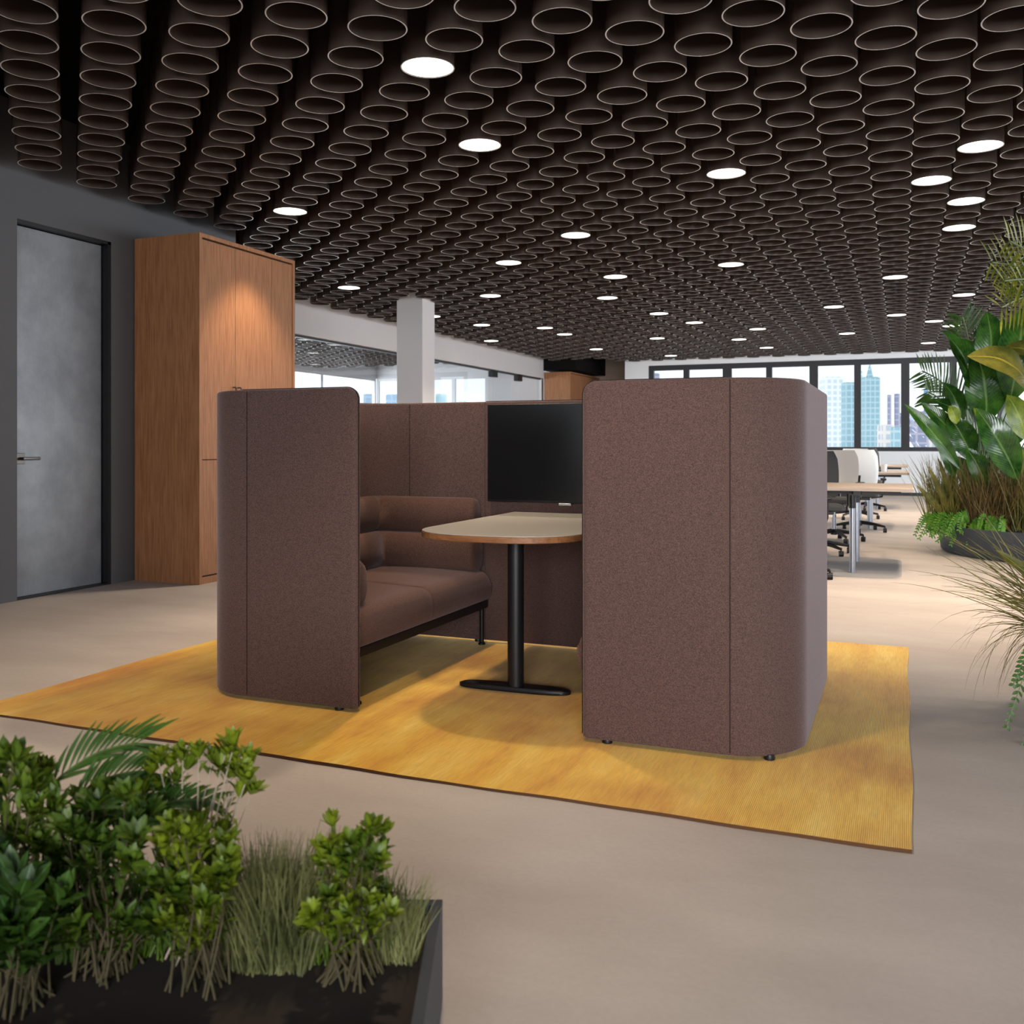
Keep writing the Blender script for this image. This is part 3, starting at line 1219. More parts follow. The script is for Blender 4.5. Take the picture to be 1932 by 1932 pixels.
wardrobe(-5.80, -5.14, 6.03, 7.31, 2.79, [6.064, 6.479, 6.971, 7.276], 'tall warm oak wardrobe with flush doors beside the grey door, lit by a downlight')
wardrobe(-7.79, -7.13, 21.0, 23.3, 2.79, [21.034, 21.8, 22.55, 23.266], 'distant oak wardrobe at the far end, behind the pod beside the glass partition')


# ------------------------------------------------------------------ desks and chairs
def desk(v0, v1, u0, u1, label):
    d = empty('desk', ((u0 + u1) / 2, (v0 + v1) / 2, 0))
    tag(d, label, 'desk', 'pale desks in a row by the rear windows')
    MB().box((u0, v0, 0.712), (u1, v1, 0.740), bev=0.004).build('desktop', M['desk_wood'], d)
    mb = MB()
    for y in (v0 + 0.3, v1 - 0.3):
        mb.box((u0 + 0.1, y - 0.02, 0.675), (u1 - 0.1, y + 0.02, 0.711))
    for x in (u0 + 0.35, u1 - 0.45):
        mb.box((x - 0.03, v0 + 0.06, 0.672), (x + 0.03, v1 - 0.06, 0.711))
    mb.build('frame', M['black'], d)
    for x in (u0 + 0.40, u1 - 0.49):
        for y in (v0 + 0.12, v1 - 0.14):
            l = MB().tube([(x, y, 0.675), (x, y, 0.012)], 0.026, seg=14)
            l.lathe((x, y, 0), [(0.03, 0.001), (0.03, 0.012)], seg=14)
            o = l.build('leg', M['chrome'], d, smooth=True)
            MB().tube([(x, y, 0.674), (x, y, 0.56)], 0.031, seg=14).build('collar', M['black'], o, smooth=True)
    return d


desk(8.62, 9.72, -1.75, 0.095, 'nearest pale wood desk with steel legs, right of the pod')
desk(13.25, 14.35, -1.75, 0.095, 'second pale wood desk from the pod, a laptop at its end')
desk(17.3, 18.4, -1.75, 0.095, 'farthest pale wood desk by the rear windows')
o = MB().rbox(-1.3, 8.45, 0.0, 9.95, [(0.0, 0.0005), (0.0, 0.003)], 0.22, seg=8).build('floor_mat', M['mat_grey'])
tag(o, 'thin grey rounded floor mat under the nearest desk', 'floor mat')


def chair(u, v, rz, back, label):
    c = empty('office_chair', (0, 0, 0))
    tag(c, label, 'office chair')
    mb = MB()
    for k in range(5):
        a = 2 * math.pi * k / 5 + 0.3
        dx, dy = math.cos(a), math.sin(a)
        mb.tube([(dx * 0.03, dy * 0.03, 0.115), (dx * 0.18, dy * 0.18, 0.10), (dx * 0.32, dy * 0.32, 0.075)], [0.024, 0.02, 0.014], seg=8)
    mb.lathe((0, 0, 0), [(0.036, 0.075), (0.036, 0.14)], seg=16)
    star = mb.build('star_base', M['black'], c, smooth=True)
    for k in range(5):
        a = 2 * math.pi * k / 5 + 0.3
        x, y = math.cos(a) * 0.32, math.sin(a) * 0.32
        w = MB()
        w.tube([(x - 0.022, y, 0.03), (x + 0.022, y, 0.03)], 0.0285, seg=14)
        w.tube([(x, y, 0.03), (x, y, 0.075)], 0.008, seg=8)
        w.build('caster', M['black'], star, smooth=True)
    MB().lathe((0, 0, 0), [(0.026, 0.14), (0.026, 0.27), (0.016, 0.27), (0.016, 0.41)], seg=16).build('gas_lift', M['chrome'], c, smooth=True)
    MB().box((-0.13, -0.15, 0.405), (0.13, 0.12, 0.44), bev=0.01).build('mechanism', M['black'], c)
    MB().rbox(-0.24, -0.24, 0.24, 0.24, [(0.03, 0.44), (0.0, 0.455), (0.0, 0.485), (0.02, 0.50), (0.06, 0.505)], 0.07).build('seat', M['mesh_dark'], c, smooth=True)
    # curved backrest
    rings = []
    for k in range(13):
        t = k / 12
        z = 0.56 + 0.48 * t
        yb = 0.23 + 0.10 * t + 0.03 * math.sin(t * math.pi)
        w = 0.20 + 0.025 * math.sin(t * math.pi)
        if t > 0.85:
            w *= 1 - 0.9 * (t - 0.85)
        if t < 0.1:
            w *= 0.92 + 0.8 * t
        ring = []
        for q in range(11):
            x = -1 + 2 * q / 10
            ring.append((x * w, yb - 0.045 * x * x, z))
        ring += [(x_ * 0.985, y_ + 0.018, z_) for x_, y_, z_ in reversed(ring)]
        rings.append(ring)
    MB().loft(rings, 0, caps=True).build('backrest', back, c, smooth=60)
    mb = MB().tube([(0, 0.08, 0.43), (0, 0.24, 0.45), (0, 0.30, 0.52), (0, 0.34, 0.72)], 0.018, seg=8)
    mb.build('back_support', M['black'], c, smooth=True)
    for s in (-1, 1):
        mb = MB().tube([(s * 0.14, 0.03, 0.43), (s * 0.27, 0.03, 0.45), (s * 0.285, 0.03, 0.50), (s * 0.285, 0.03, 0.66)], 0.013, seg=8)
        mb.box((s * 0.285 - 0.035, -0.11, 0.655), (s * 0.285 + 0.035, 0.13, 0.68), bev=0.01)
        mb.build('armrest', M['black'], c, smooth=True)
    c.location = (u, v, 0)
    c.rotation_euler = (0, 0, rz)
    return c


chair(-0.86, 8.28, R(188), M['mesh_dark'], 'dark office chair half hidden by the pod, caster showing in front of the nearest desk')
chair(-0.78, 10.15, R(10), M['mesh_dark'], 'dark mesh office chair behind the nearest desk, right of the pod edge')
chair(-0.72, 11.5, R(-8), M['shell_light'], 'office chair with light beige back behind the dark mesh chair')
chair(-0.62, 14.95, R(5), M['shell_white'], 'white-backed office chair behind the second desk')
chair(-0.50, 12.9, R(182), M['shell_white'], 'white-backed office chair in front of the second desk')
chair(-0.55, 17.0, R(178), M['mesh_dark'], 'small dark office chair by the farthest desk')

lp = empty('laptop', (-0.33, 13.9, 0.741))
tag(lp, 'dark open laptop lying flat at the end of the second desk', 'laptop')
MB().box((-0.48, 13.75, 0.741), (-0.18, 13.97, 0.755), bev=0.003).build('keyboard_base', M['black'], lp)
MB().add([(-0.48, 13.97, 0.752), (-0.18, 13.97, 0.752), (-0.18, 14.03, 0.80), (-0.48, 14.03, 0.80), (-0.48, 13.98, 0.752), (-0.18, 13.98, 0.752), (-0.18, 14.04, 0.80), (-0.48, 14.04, 0.80)],
         [(0, 1, 2, 3), (7, 6, 5, 4), (0, 4, 5, 1), (2, 6, 7, 3), (1, 5, 6, 2), (0, 3, 7, 4)]).build('lid', M['black'], lp)
cu = empty('pen_pot', (-0.42, 17.8, 0.741))
tag(cu, 'white square pot with dark pens on the farthest desk', 'pen pot')
MB().box((-0.49, 17.73, 0.741), (-0.35, 17.87, 0.905), bev=0.006).build('pot', M['shell_white'], cu)
for k in range(5):
    x = -0.46 + 0.02 * k
    MB().tube([(x, 17.8, 0.90), (x + random.uniform(-.02, .02), 17.8, 0.97)], 0.006, seg=6).build('pen', M['black'], cu)
cu2 = MB().lathe((-0.22, 13.7, 0.741), [(0.035, 0), (0.04, 0.10), (0.036, 0.10), (0.032, 0.008)], seg=20).build('white_cup', M['shell_white'], smooth=True)
tag(cu2, 'small white cup beside the laptop on the second desk', 'cup')

# ------------------------------------------------------------------ plants


class Foliage:
    def __init__(s):
        s.mb = MB()

    def leaf(s, base, tip, width, normal, sag=0.12, fold=0.18, nl=10, nw=4, shape=1.0, curl=0.0):
        """leaf from base to tip, blade across, bulging along normal"""
        base, tip, normal = Vector(base), Vector(tip), Vector(normal)
        ax = tip - base
        L = ax.length
        d = ax / L
        side = d.cross(normal)
        if side.length < 1e-4:
            side = d.cross(Vector((1, 0, 0.3)))
        side.normalize()
        nn = side.cross(d).normalized()
        b0 = len(s.mb.v)
        for i in range(nl + 1):
            t = i / nl
            w = width * 0.5 * (math.sin(math.pi * t ** shape) ** 0.75 if 0 < t < 1 else 0.0)
            w = max(w, 0.0006)
            c = base + d * (L * t) + nn * (sag * L * math.sin(math.pi * t * 0.92) + curl * L * t * t)
            for j in range(nw + 1):
                x = -1 + 2 * j / nw
                p = c + side * (x * w) + nn * (abs(x) * w * fold) + nn * (0.03 * w * math.sin(t * 14 + j))
                s.mb.uv[len(s.mb.v)] = (0.5 + 0.5 * x, t)
                s.mb.v.append(tuple(p))
        for i in range(nl):
            for j in range(nw):
                a = b0 + i * (nw + 1) + j
                s.mb.f.append((a, a + 1, a + nw + 2, a + nw + 1))
                s.mb.m.append(0)

    def blade(s, base, d, length, width, droop, n=6):
        base, d = Vector(base), Vector(d).normalized()
        side = d.cross(Vector((0, 0, 1)))
        if side.length < 1e-3:
            side = Vector((1, 0, 0))
        side.normalize()
        a = random.uniform(0, math.pi)
        side = (side * math.cos(a) + d.cross(side) * math.sin(a)).normalized()
        b0 = len(s.mb.v)
        p = base.copy()
        dd = d.copy()
        for i in range(n + 1):
            t = i / n
            w = width * 0.5 * (1 - t) ** 0.6 + 0.0003
            for x in (-1, 1):
                s.mb.uv[len(s.mb.v)] = (0.5 + 0.5 * x, t)
                s.mb.v.append(tuple(p + side * w * x))
            dd = (dd + Vector((0, 0, -1)) * droop / n * (0.4 + 1.6 * t)).normalized()
            p = p + dd * (length / n)
        for i in range(n):
            a = b0 + 2 * i
            s.mb.f.append((a, a + 1, a + 3, a + 2))
            s.mb.m.append(0)

    def build(s, name, m, parent=None):
        return s.mb.build(name, m, parent, smooth='all', fix=False)


CAMD = Vector((-SY, CY, 0))      # away from the camera
CAMR = Vector((CY, SY, 0))       # to the right
UPV = Vector((0, 0, 1))


def px_leaf(f, b, t, w, Y, Yt=None, tilt=0.2, roll=0.0, **kw):
    """leaf between two sighted points; w in photo pixels at that distance"""
    Yt = Yt or Y
    n = (-CAMD + UPV * tilt + CAMR * roll)
    f.leaf(P(b[0], b[1], Y), P(t[0], t[1], Yt), w * Y / FP, n, **kw)


# large planter on the right
PC = Vector((1.58, 11.0, 0))
pl = empty('round_planter', PC)
tag(pl, 'wide low round slate-grey planter on the floor at the right', 'planter')
MB().lathe((PC.x, PC.y, 0), [(1.16, 0.001), (1.20, 0.03), (1.235, 0.27), (1.235, 0.29), (1.205, 0.29), (1.19, 0.24)], seg=72, caps=False).build('bowl', M['planter'], pl, smooth=50)
MB().lathe((PC.x, PC.y, 0), [(1.195, 0.235), (0.6, 0.26), (0.02, 0.27)], seg=48).build('soil', M['soil'], pl, smooth=True)

PY = 10.2


def plant(name, label, cat, loc, group=None):
    e = empty(name, loc)
    tag(e, label, cat, group)
    return e


def stems(par, base, tips, r=0.012, m='stem_green'):
    mb = MB()
    for t in tips:
        b = Vector(base) + Vector((random.uniform(-.04, .04), random.uniform(-.04, .04), 0))
        t = Vector(t)
        mid = b.lerp(t, 0.5) + Vector((random.uniform(-.05, .05), random.uniform(-.05, .05), 0.05))
        pts = [b, b.lerp(mid, 0.5) + Vector((0, 0, 0.03)), mid, mid.lerp(t, 0.5), t]
        mb.tube(pts, [r, r * .9, r * .8, r * .6, r * .4], seg=7)
    return mb.build('stem', M[m], par, smooth=True)


# tall broad-leaved plant, left side of the group
b1 = P(1850, 985, 10.3)
b1.z = 0.26
pp = plant('broad_leaf_plant', 'tall plant with very large glossy dark green leaves rising from the round planter', 'plant', b1)
f = Foliage()
BL = [  # base px, tip px, width px, depth, kw
    ((1862, 742), (1860, 588), 74, 10.0, dict(tilt=0.3, fold=0.25)),
    ((1905, 760), (1930, 582), 78, 9.7, dict(tilt=0.3, fold=0.2, roll=-0.3)),
    ((1822, 772), (1766, 626), 62, 9.9, dict(tilt=0.5, roll=0.7, fold=0.5, sag=0.2)),
    ((1845, 700), (1790, 640), 50, 10.2, dict(tilt=0.2, fold=0.2)),
    ((1860, 800), (1842, 668), 84, 9.8, dict(tilt=0.0, fold=0.12)),
    ((1812, 886), (1704, 762), 30, 9.5, dict(tilt=0.3, roll=-0.2, sag=0.1, fold=0.3)),
    ((1822, 850), (1736, 760), 36, 9.9, dict(tilt=0.3, roll=-0.2, fold=0.3)),
    ((1835, 870), (1786, 782), 52, 9.8, dict(tilt=0.1, fold=0.2)),
    ((1920, 905), (1840, 770), 60, 9.3, dict(tilt=0.2, roll=-0.3, sag=0.14, fold=0.25)),
    ((1835, 800), (1762, 756), 36, 10.3, dict(tilt=0.4, fold=0.2)),
    ((1830, 770), (1774, 740), 34, 10.5, dict(tilt=0.4, fold=0.2)),
    ((1900, 850), (1915, 745), 60, 9.9, dict(tilt=0.1, fold=0.2)),
    ((1870, 900), (1850, 810), 56, 10.4, dict(tilt=0.0, fold=0.2)),
    ((1845, 940), (1800, 860), 44, 10.2, dict(tilt=0.1, fold=0.2)),
    ((1925, 960), (1932, 850), 60, 9.8, dict(tilt=0.1, fold=0.2)),
    ((1950, 800), (1990, 640), 80, 10.0, dict(tilt=0.2, fold=0.2)),
    ((1960, 850), (2030, 740), 80, 9.9, dict(tilt=0.2, fold=0.2)),
    ((1870, 720), (1890, 600), 50, 10.6, dict(tilt=0.1, fold=0.2)),
    ((1852, 860), (1830, 750), 60, 10.7, dict(tilt=0.1, fold=0.2)),
    ((1890, 940), (1880, 850), 60, 10.6, dict(tilt=0.1, fold=0.2)),
    ((1838, 780), (1800, 668), 46, 10.0, dict(tilt=0.2, roll=0.4, fold=0.35, sag=0.12)),
    ((1815, 800), (1778, 722), 40, 10.1, dict(tilt=0.3, roll=0.3, fold=0.3)),
    ((1800, 905), (1760, 812), 30, 9.8, dict(tilt=0.2, fold=0.3)),
    ((1862, 925), (1822, 845), 44, 9.7, dict(tilt=0.1, fold=0.25)),
    ((1900, 700), (1886, 612), 60, 10.3, dict(tilt=0.2, fold=0.25)),
    ((1880, 960), (1862, 880), 40, 9.9, dict(tilt=0.1, fold=0.25)),
]
for b, t, w, Y, kw in BL:
    px_leaf(f, b, t, w, Y, nl=16, nw=8, **kw)
f.build('foliage', M['leaf_big'], pp)
stems(pp, b1, [P(b[0], b[1], Y) for b, t, w, Y, kw in BL])

b2 = P(1935, 985, 9.6)
b2.z = 0.26
pp = plant('bronze_leaf_plant', 'plant with wide olive-bronze leaves arching in front of the tall green leaves', 'plant', b2)
f = Foliage()
px_leaf(f, (1945, 745), (1818, 678), 92, 9.0, tilt=1.2, sag=0.26, fold=0.05, roll=-0.3, nl=18, nw=8)
px_leaf(f, (1990, 700), (1890, 660), 60, 9.3, tilt=1.0, sag=0.2, fold=0.1, nl=14, nw=6)
px_leaf(f, (1990, 800), (2080, 690), 80, 9.2, tilt=0.6, sag=0.2, fold=0.1, nl=14, nw=6)
f.build('foliage', M['leaf_brown'], pp)
stems(pp, b2, [P(1945, 745, 9.0), P(1990, 700, 9.3), P(1990, 800, 9.2)])

b3 = P(1895, 980, 9.9)
b3.z = 0.26
pp = plant('fresh_leaf_plant', 'bright lime-green leafed plant low among the dark leaves', 'plant', b3)
f = Foliage()
for b, t, w in (((1935, 830), (1898, 745), 56), ((1870, 815), (1835, 770), 26), ((1862, 850), (1852, 800), 20), ((1930, 900), (1905, 840), 40), ((1805, 800), (1790, 765), 26)):
    px_leaf(f, b, t, w, 9.6, tilt=0.3, nl=10, nw=6)
f.build('foliage', M['leaf_lime'], pp)
stems(pp, b3, [P(1935, 830, 9.6), P(1870, 815, 9.6), P(1862, 850, 9.6), P(1930, 900, 9.6)], 0.008)


def frond(f, base, tip, n, ll, lw, Ymid=None, arch=0.12, up=0.3, gap=0.15):
    base, tip = Vector(base), Vector(tip)
    ax = tip - base
    L = ax.length
    pts = []
    for i in range(n + 1):
        t = i / n
        pts.append(base + ax * t + UPV * (arch * L * math.sin(math.pi * t)))
    for i in range(1, n + 1):
        t = i / n
        if t < gap:
            continue
        d = (pts[i] - pts[i - 1]).normalized()
        side = d.cross(-CAMD).normalized()
        k = math.sin(math.pi * min(1, 0.15 + t * 0.85)) ** 0.6 if t < 0.98 else 0.4
        for s_ in (-1, 1):
            dr = (side * s_ * 0.8 + d * 0.75 + UPV * random.uniform(-0.2, 0.05)).normalized()
            tp = pts[i] + dr * ll * (0.35 + 0.75 * k) * random.uniform(0.85, 1.1)
            f.leaf(pts[i], tp, lw, -CAMD + UPV * 0.5 + CAMR * random.uniform(-.3, .3), nl=5, nw=2, sag=0.04, fold=0.1)
    return pts


# palms in the planter
b4 = P(1860, 985, 10.6)
b4.z = 0.26
pp = plant('fan_palm', 'feathery palm with dark spiky fronds sticking out left over the rear window', 'plant', b4)
f = Foliage()
st = MB()
for b, t in (((1830, 790), (1740, 700)), ((1836, 700), (1815, 598)), ((1800, 790), (1752, 740))):
    pts = frond(f, P(b[0], b[1], 10.4), P(t[0], t[1], 10.3), 18, 0.30, 0.022)
    st.tube(pts, [0.009] * len(pts), seg=5)
    q = P(b[0], b[1], 10.4)
    st.tube([b4, b4.lerp(q, .5) + Vector((0, 0, .1)), q], [0.014, 0.011, 0.009], seg=6)
f.build('foliage', M['leaf_dark'], pp)
st.build('stem', M['stem_green'], pp, smooth=True)

b5 = P(2010, 985, 9.4)
b5.z = 0.26
pp = plant('tall_palm', 'tall palm whose yellow-green fronds reach into the upper right edge', 'plant', b5)
f = Foliage()
st = MB()
cr = P(2020, 560, 8.7)
for t in ((1872, 495), (1890, 580), (1905, 455), (1895, 530), (2050, 460), (2120, 500), (2130, 600)):
    tt = P(t[0], t[1], 8.0)
    pts = frond(f, cr, tt, 16, 0.38, 0.020, arch=0.06)
    st.tube(pts, [0.008] * len(pts), seg=5)
st.tube([b5, b5.lerp(cr, .5), cr], [0.045, 0.035, 0.03], seg=8)
f.build('foliage', M['leaf_palm'], pp)
st.build('stem', M['stem_green'], pp, smooth=True)


def grass(name, label, centers, n, hl, hw_, wid, droop, m, spread=0.5, lean=(0, 0, 0), rad=0.06):
    c = sum((Vector(q) for q in centers), Vector()) / len(centers)
    e = plant(name, label, 'grass', c)
    f = Foliage()
    for k in range(n):
        b = Vector(random.choice(centers)) + Vector((random.uniform(-rad, rad), random.uniform(-rad, rad), 0))
        a = random.uniform(0, 2 * math.pi)
        s_ = random.uniform(0.05, spread)
        d = Vector((math.cos(a) * s_, math.sin(a) * s_, 1)) + Vector(lean)
        f.blade(b, d, random.uniform(hl, hw_), wid * random.uniform(.6, 1.2), droop * random.uniform(.4, 1.4))
    f.build('blades', M[m], e)
    return e


def onsoil(px, Y):
    q = P(px, 1000, Y)
    q.z = 0.25
    return q


grass('olive_grass', 'upright olive grass clump at the left side of the round planter', [onsoil(x, 10.0) for x in (1775, 1790, 1810, 1830)], 620, 0.5, 0.85, 0.010, 0.35, 'grass_olive', 0.55, rad=0.13)
grass('brown_grass', 'brown feathery grass clump in the middle of the round planter', [onsoil(x, 9.6) for x in (1860, 1880, 1900, 1920)], 620, 0.45, 0.8, 0.009, 0.35, 'grass_brown', 0.55, rad=0.14)
grass('long_grass', 'brown-green grass clump at the right edge of the photo in the round planter', [onsoil(x, 9.4) for x in (1940, 1980, 2020)], 300, 0.5, 0.9, 0.009, 0.5, 'grass_olive', 0.6, rad=0.14)
# sword leaves poking out left of the grass
e = plant('sword_leaf_plant', 'yellow-green sword-leaved clump leaning left out of the olive grass', 'plant', onsoil(1775, 9.95))
f = Foliage()
for b, t, w in (((1790, 985), (1727, 914), 13), ((1792, 975), (1750, 880), 13), ((1800, 970), (1768, 862), 12), ((1806, 960), (1790, 856), 10)):
    px_leaf(f, b, t, w, 9.9, tilt=0.2, nl=8, nw=2, fold=0.3, sag=0.05)
f.build('foliage', M['grass_olive'], e)


def fern(name, label, pts, Y, m='fern'):
    e = plant(name, label, 'fern', P(pts[0][0][0], pts[0][0][1], Y))
    f = Foliage()
    st = MB()
    for b, t in pts:
        yy_ = Y - max(0, (b[0] - 1760)) * 0.004
        B, T = P(b[0], b[1], yy_), P(t[0], t[1], yy_ - random.uniform(0.05, 0.2))
        pp_ = frond(f, B, T, 14, 0.05, 0.015, arch=0.3, gap=0.1)
        st.tube(pp_, [0.004] * len(pp_), seg=4)
    f.build('fronds', M[m], e)
    st.build('stem', M['stem_green'], e)
    return e


fp = []
for k in range(46):
    x = 1752 + 3.0 * k + random.uniform(-5, 5)
    yb = 986 + random.uniform(-14, 6) + 0.06 * (x - 1752)
    fp.append(((x + random.uniform(0, 14), yb), (x - random.uniform(2, 34) * (1 if k < 24 else 0.5) + (k > 24) * random.uniform(0, 16), yb + random.uniform(4, 34) + (x - 1752) * 0.08)))
fern('fern', 'bright green fern drooping over the left rim of the round planter', fp, 9.75)

# near planter beyond the right edge with long arching grass
PN = UV(2.50, 3.95)
pl = empty('square_planter', PN)
tag(pl, 'slate-grey planter just outside the right edge holding arching grass', 'planter')
MB().lathe((PN.x, PN.y, 0), [(0.24, 0.001), (0.27, 0.02), (0.31, 0.36), (0.29, 0.36), (0.285, 0.32)], seg=40, caps=False).build('bowl', M['planter'], pl, smooth=50)
MB().lathe((PN.x, PN.y, 0), [(0.286, 0.315), (0.02, 0.325)], seg=32).build('soil', M['soil'], pl)
e = plant('arching_grass', 'long thin arching brown-green grass blades entering from the right edge', 'grass', PN + UPV * 0.36)
f = Foliage()
for k in range(420):
    b = PN + UPV * 0.31 + CAMR * random.uniform(-0.24, 0.2) + CAMD * random.uniform(-.22, .22)
    a = random.gauss(0, 0.4)
    if k % 3:
        d = -CAMR * random.uniform(0.1, 1.5) + UPV * random.uniform(0.6, 1.1) + CAMD * a
        f.blade(b, d, random.uniform(0.35, 0.72), 0.0060, random.uniform(0.1, 0.7), n=8)
    else:
        d = -CAMR * random.uniform(0.2, 1.0) + UPV * random.uniform(0.1, 0.7) + CAMD * a
        f.blade(b, d, random.uniform(0.35, 0.62), 0.0060, random.uniform(1.2, 3.2), n=10)
f.build('blades', M['grass_olive'], e)
e = plant('trailing_fern', 'dark green trailing fern strands hanging low at the right edge', 'fern', PN + UPV * 0.3)
f = Foliage()
st = MB()
for t in ((1900, 1368), (1912, 1290), (1935, 1400), (1950, 1330)):
    pts = frond(f, P(2010, 1150, 3.6), P(t[0], t[1], 3.5), 26, 0.035, 0.012, arch=0.15, gap=0.05)
    st.tube(pts, [0.002] * len(pts), seg=4)
f.build('fronds', M['leaf_dark'], e)
st.build('stem', M['stem_green'], e)
e = plant('bronze_sword_leaf', 'single bronze-green curved leaf crossing the grass at the right edge', 'plant', PN + UPV * 0.36)
f = Foliage()
f.leaf(P(1990, 1140, 3.9), P(1876, 1038, 3.9), 0.055, -CAMD + UPV * 0.6, nl=14, nw=4, sag=0.08, fold=0.3)
f.build('foliage', M['leaf_brown'], e)

# foreground planting at the lower left
FX0, FX1, FY0, FY1, FZ = -1.50, -0.14, 1.42, 1.92, 0.20
tr = empty('trough_planter', UV((FX0 + FX1) / 2, (FY0 + FY1) / 2))
tr.rotation_euler = (0, 0, YAW)
tag(tr, 'long low slate-grey trough planter below the foreground shrubs', 'planter')
hx, hy = (FX1 - FX0) / 2, (FY1 - FY0) / 2


def local(mb, name, m, par, **kw):
    o = mb.build(name, m, None, **kw)
    o.parent = par
    return o


mb = MB()
mb.box((-hx, -hy, 0.001), (hx, -hy + 0.02, FZ))
mb.box((-hx, hy - 0.02, 0.001), (hx, hy, FZ))
mb.box((-hx, -hy + 0.02, 0.001), (-hx + 0.02, hy - 0.02, FZ))
mb.box((hx - 0.02, -hy + 0.02, 0.001), (hx, hy - 0.02, FZ))
local(mb, 'trough', M['planter'], tr)
local(MB().box((-hx + 0.02, -hy + 0.02, 0.001), (hx - 0.02, hy - 0.02, FZ - 0.02)), 'soil', M['soil'], tr)


def rosette(f, c, d, n, l, w, spread=0.9):
    d = Vector(d).normalized()
    a = d.cross(Vector((0.3, 0.2, 1))).normalized()
    b = d.cross(a)
    for k in range(n):
        t = 2.4 * k + random.uniform(-.4, .4)
        s_ = spread * random.uniform(0.2, 1.0)
        dd = (d * (1 - 0.5 * s_) + (a * math.cos(t) + b * math.sin(t)) * s_).normalized()
        ll = l * random.uniform(0.75, 1.15)
        f.leaf(c + dd * 0.003, c + dd * ll, w * random.uniform(.8, 1.15), d, nl=5, nw=2, sag=random.uniform(-.05, .14), fold=0.25, shape=1.15)


def shrub(name, label, base_px, Y, tips, m, l=0.045, w=0.019, n=12, stem='stem_brown'):
    b = P(base_px[0], base_px[1], Y)
    b.z = FZ - 0.02
    e = plant(name, label, 'shrub', b)
    f = Foliage()
    st = MB()
    for (x, y, dy) in tips:
        T = P(x, y, Y + dy)
        mid = b.lerp(T, 0.55) + Vector((random.uniform(-.015, .015), random.uniform(-.015, .015), 0.01))
        b_ = b + Vector((random.uniform(-.05, .05), random.uniform(-.05, .05), 0))
        st.tube([b_, b_.lerp(mid, .5), mid, T], [0.0022, 0.0020, 0.0016, 0.0010], seg=6)
        d = (T - mid).normalized() + UPV * 0.5 + Vector((random.uniform(-.4, .4), random.uniform(-.4, .4), 0))
        rosette(f, T, d, n, l, w)
        for q in range(9):
            c = mid.lerp(T, random.uniform(-0.6, 0.9))
            dd = Vector((random.uniform(-1, 1), random.uniform(-1, 1), random.uniform(0, 1))).normalized()
            f.leaf(c, c + dd * l * 0.8, w * .8, UPV, nl=4, nw=2, shape=1.2)
    f.build('foliage', M[m], e)
    st.build('stem', M[stem], e, smooth=True)
    return e


def scatter(x0, x1, y0, y1, n, dy=0.12):
    return [(random.uniform(x0, x1), random.uniform(y0, y1), random.uniform(-dy, dy)) for _ in range(n)]


shrub('round_leaf_shrub', 'leafy green shrub at the lower left corner of the photo', (20, 1750), 1.72, scatter(-40, 30, 1425, 1520, 11) + scatter(35, 105, 1445, 1530, 9) + scatter(-40, 110, 1530, 1640, 14), 'leaf_mid', 0.045, 0.016, 19)
shrub('branching_shrub', 'shrub with bright leaf tufts on pale forked twigs, over the bare floor gap', (350, 1740), 1.75,
      [(300, 1440, 0), (320, 1450, .02), (345, 1435, 0), (375, 1432, -.02), (352, 1455, .03), (400, 1440, .02), (425, 1425, 0), (440, 1440, .03), (455, 1460, 0), (430, 1470, .02), (462, 1480, -.02),
       (472, 1500, .02), (450, 1505, 0), (415, 1455, 0), (440, 1410, 0), (285, 1465, .02), (300, 1490, .03), (270, 1500, 0), (330, 1480, .04), (465, 1440, .02)], 'leaf_lime', 0.036, 0.0125, 18, stem='stem')
shrub('low_green_shrub', 'dense low green shrub between the corner shrub and the twiggy one', (200, 1760), 1.70, scatter(100, 300, 1530, 1640, 26) + scatter(110, 240, 1490, 1540, 8) + scatter(90, 320, 1640, 1760, 22), 'leaf_mid', 0.042, 0.015, 18)
shrub('small_leaf_shrub', 'yellow-green small-leaved shrub below the twiggy one', (390, 1760), 1.66, scatter(290, 440, 1560, 1640, 20) + scatter(300, 450, 1640, 1760, 18), 'leaf_lime', 0.036, 0.014, 18)
shrub('right_small_shrub', 'yellow-green shrub at the right end of the foreground planting', (665, 1760), 1.68, scatter(600, 735, 1560, 1650, 26) + scatter(580, 750, 1650, 1760, 22), 'leaf_lime', 0.033, 0.012, 18)
shrub('corner_base_shrub', 'dark leafy growth at the very bottom left corner', (40, 1800), 1.60, scatter(-60, 130, 1640, 1790, 26), 'leaf_dark', 0.06, 0.024, 10)
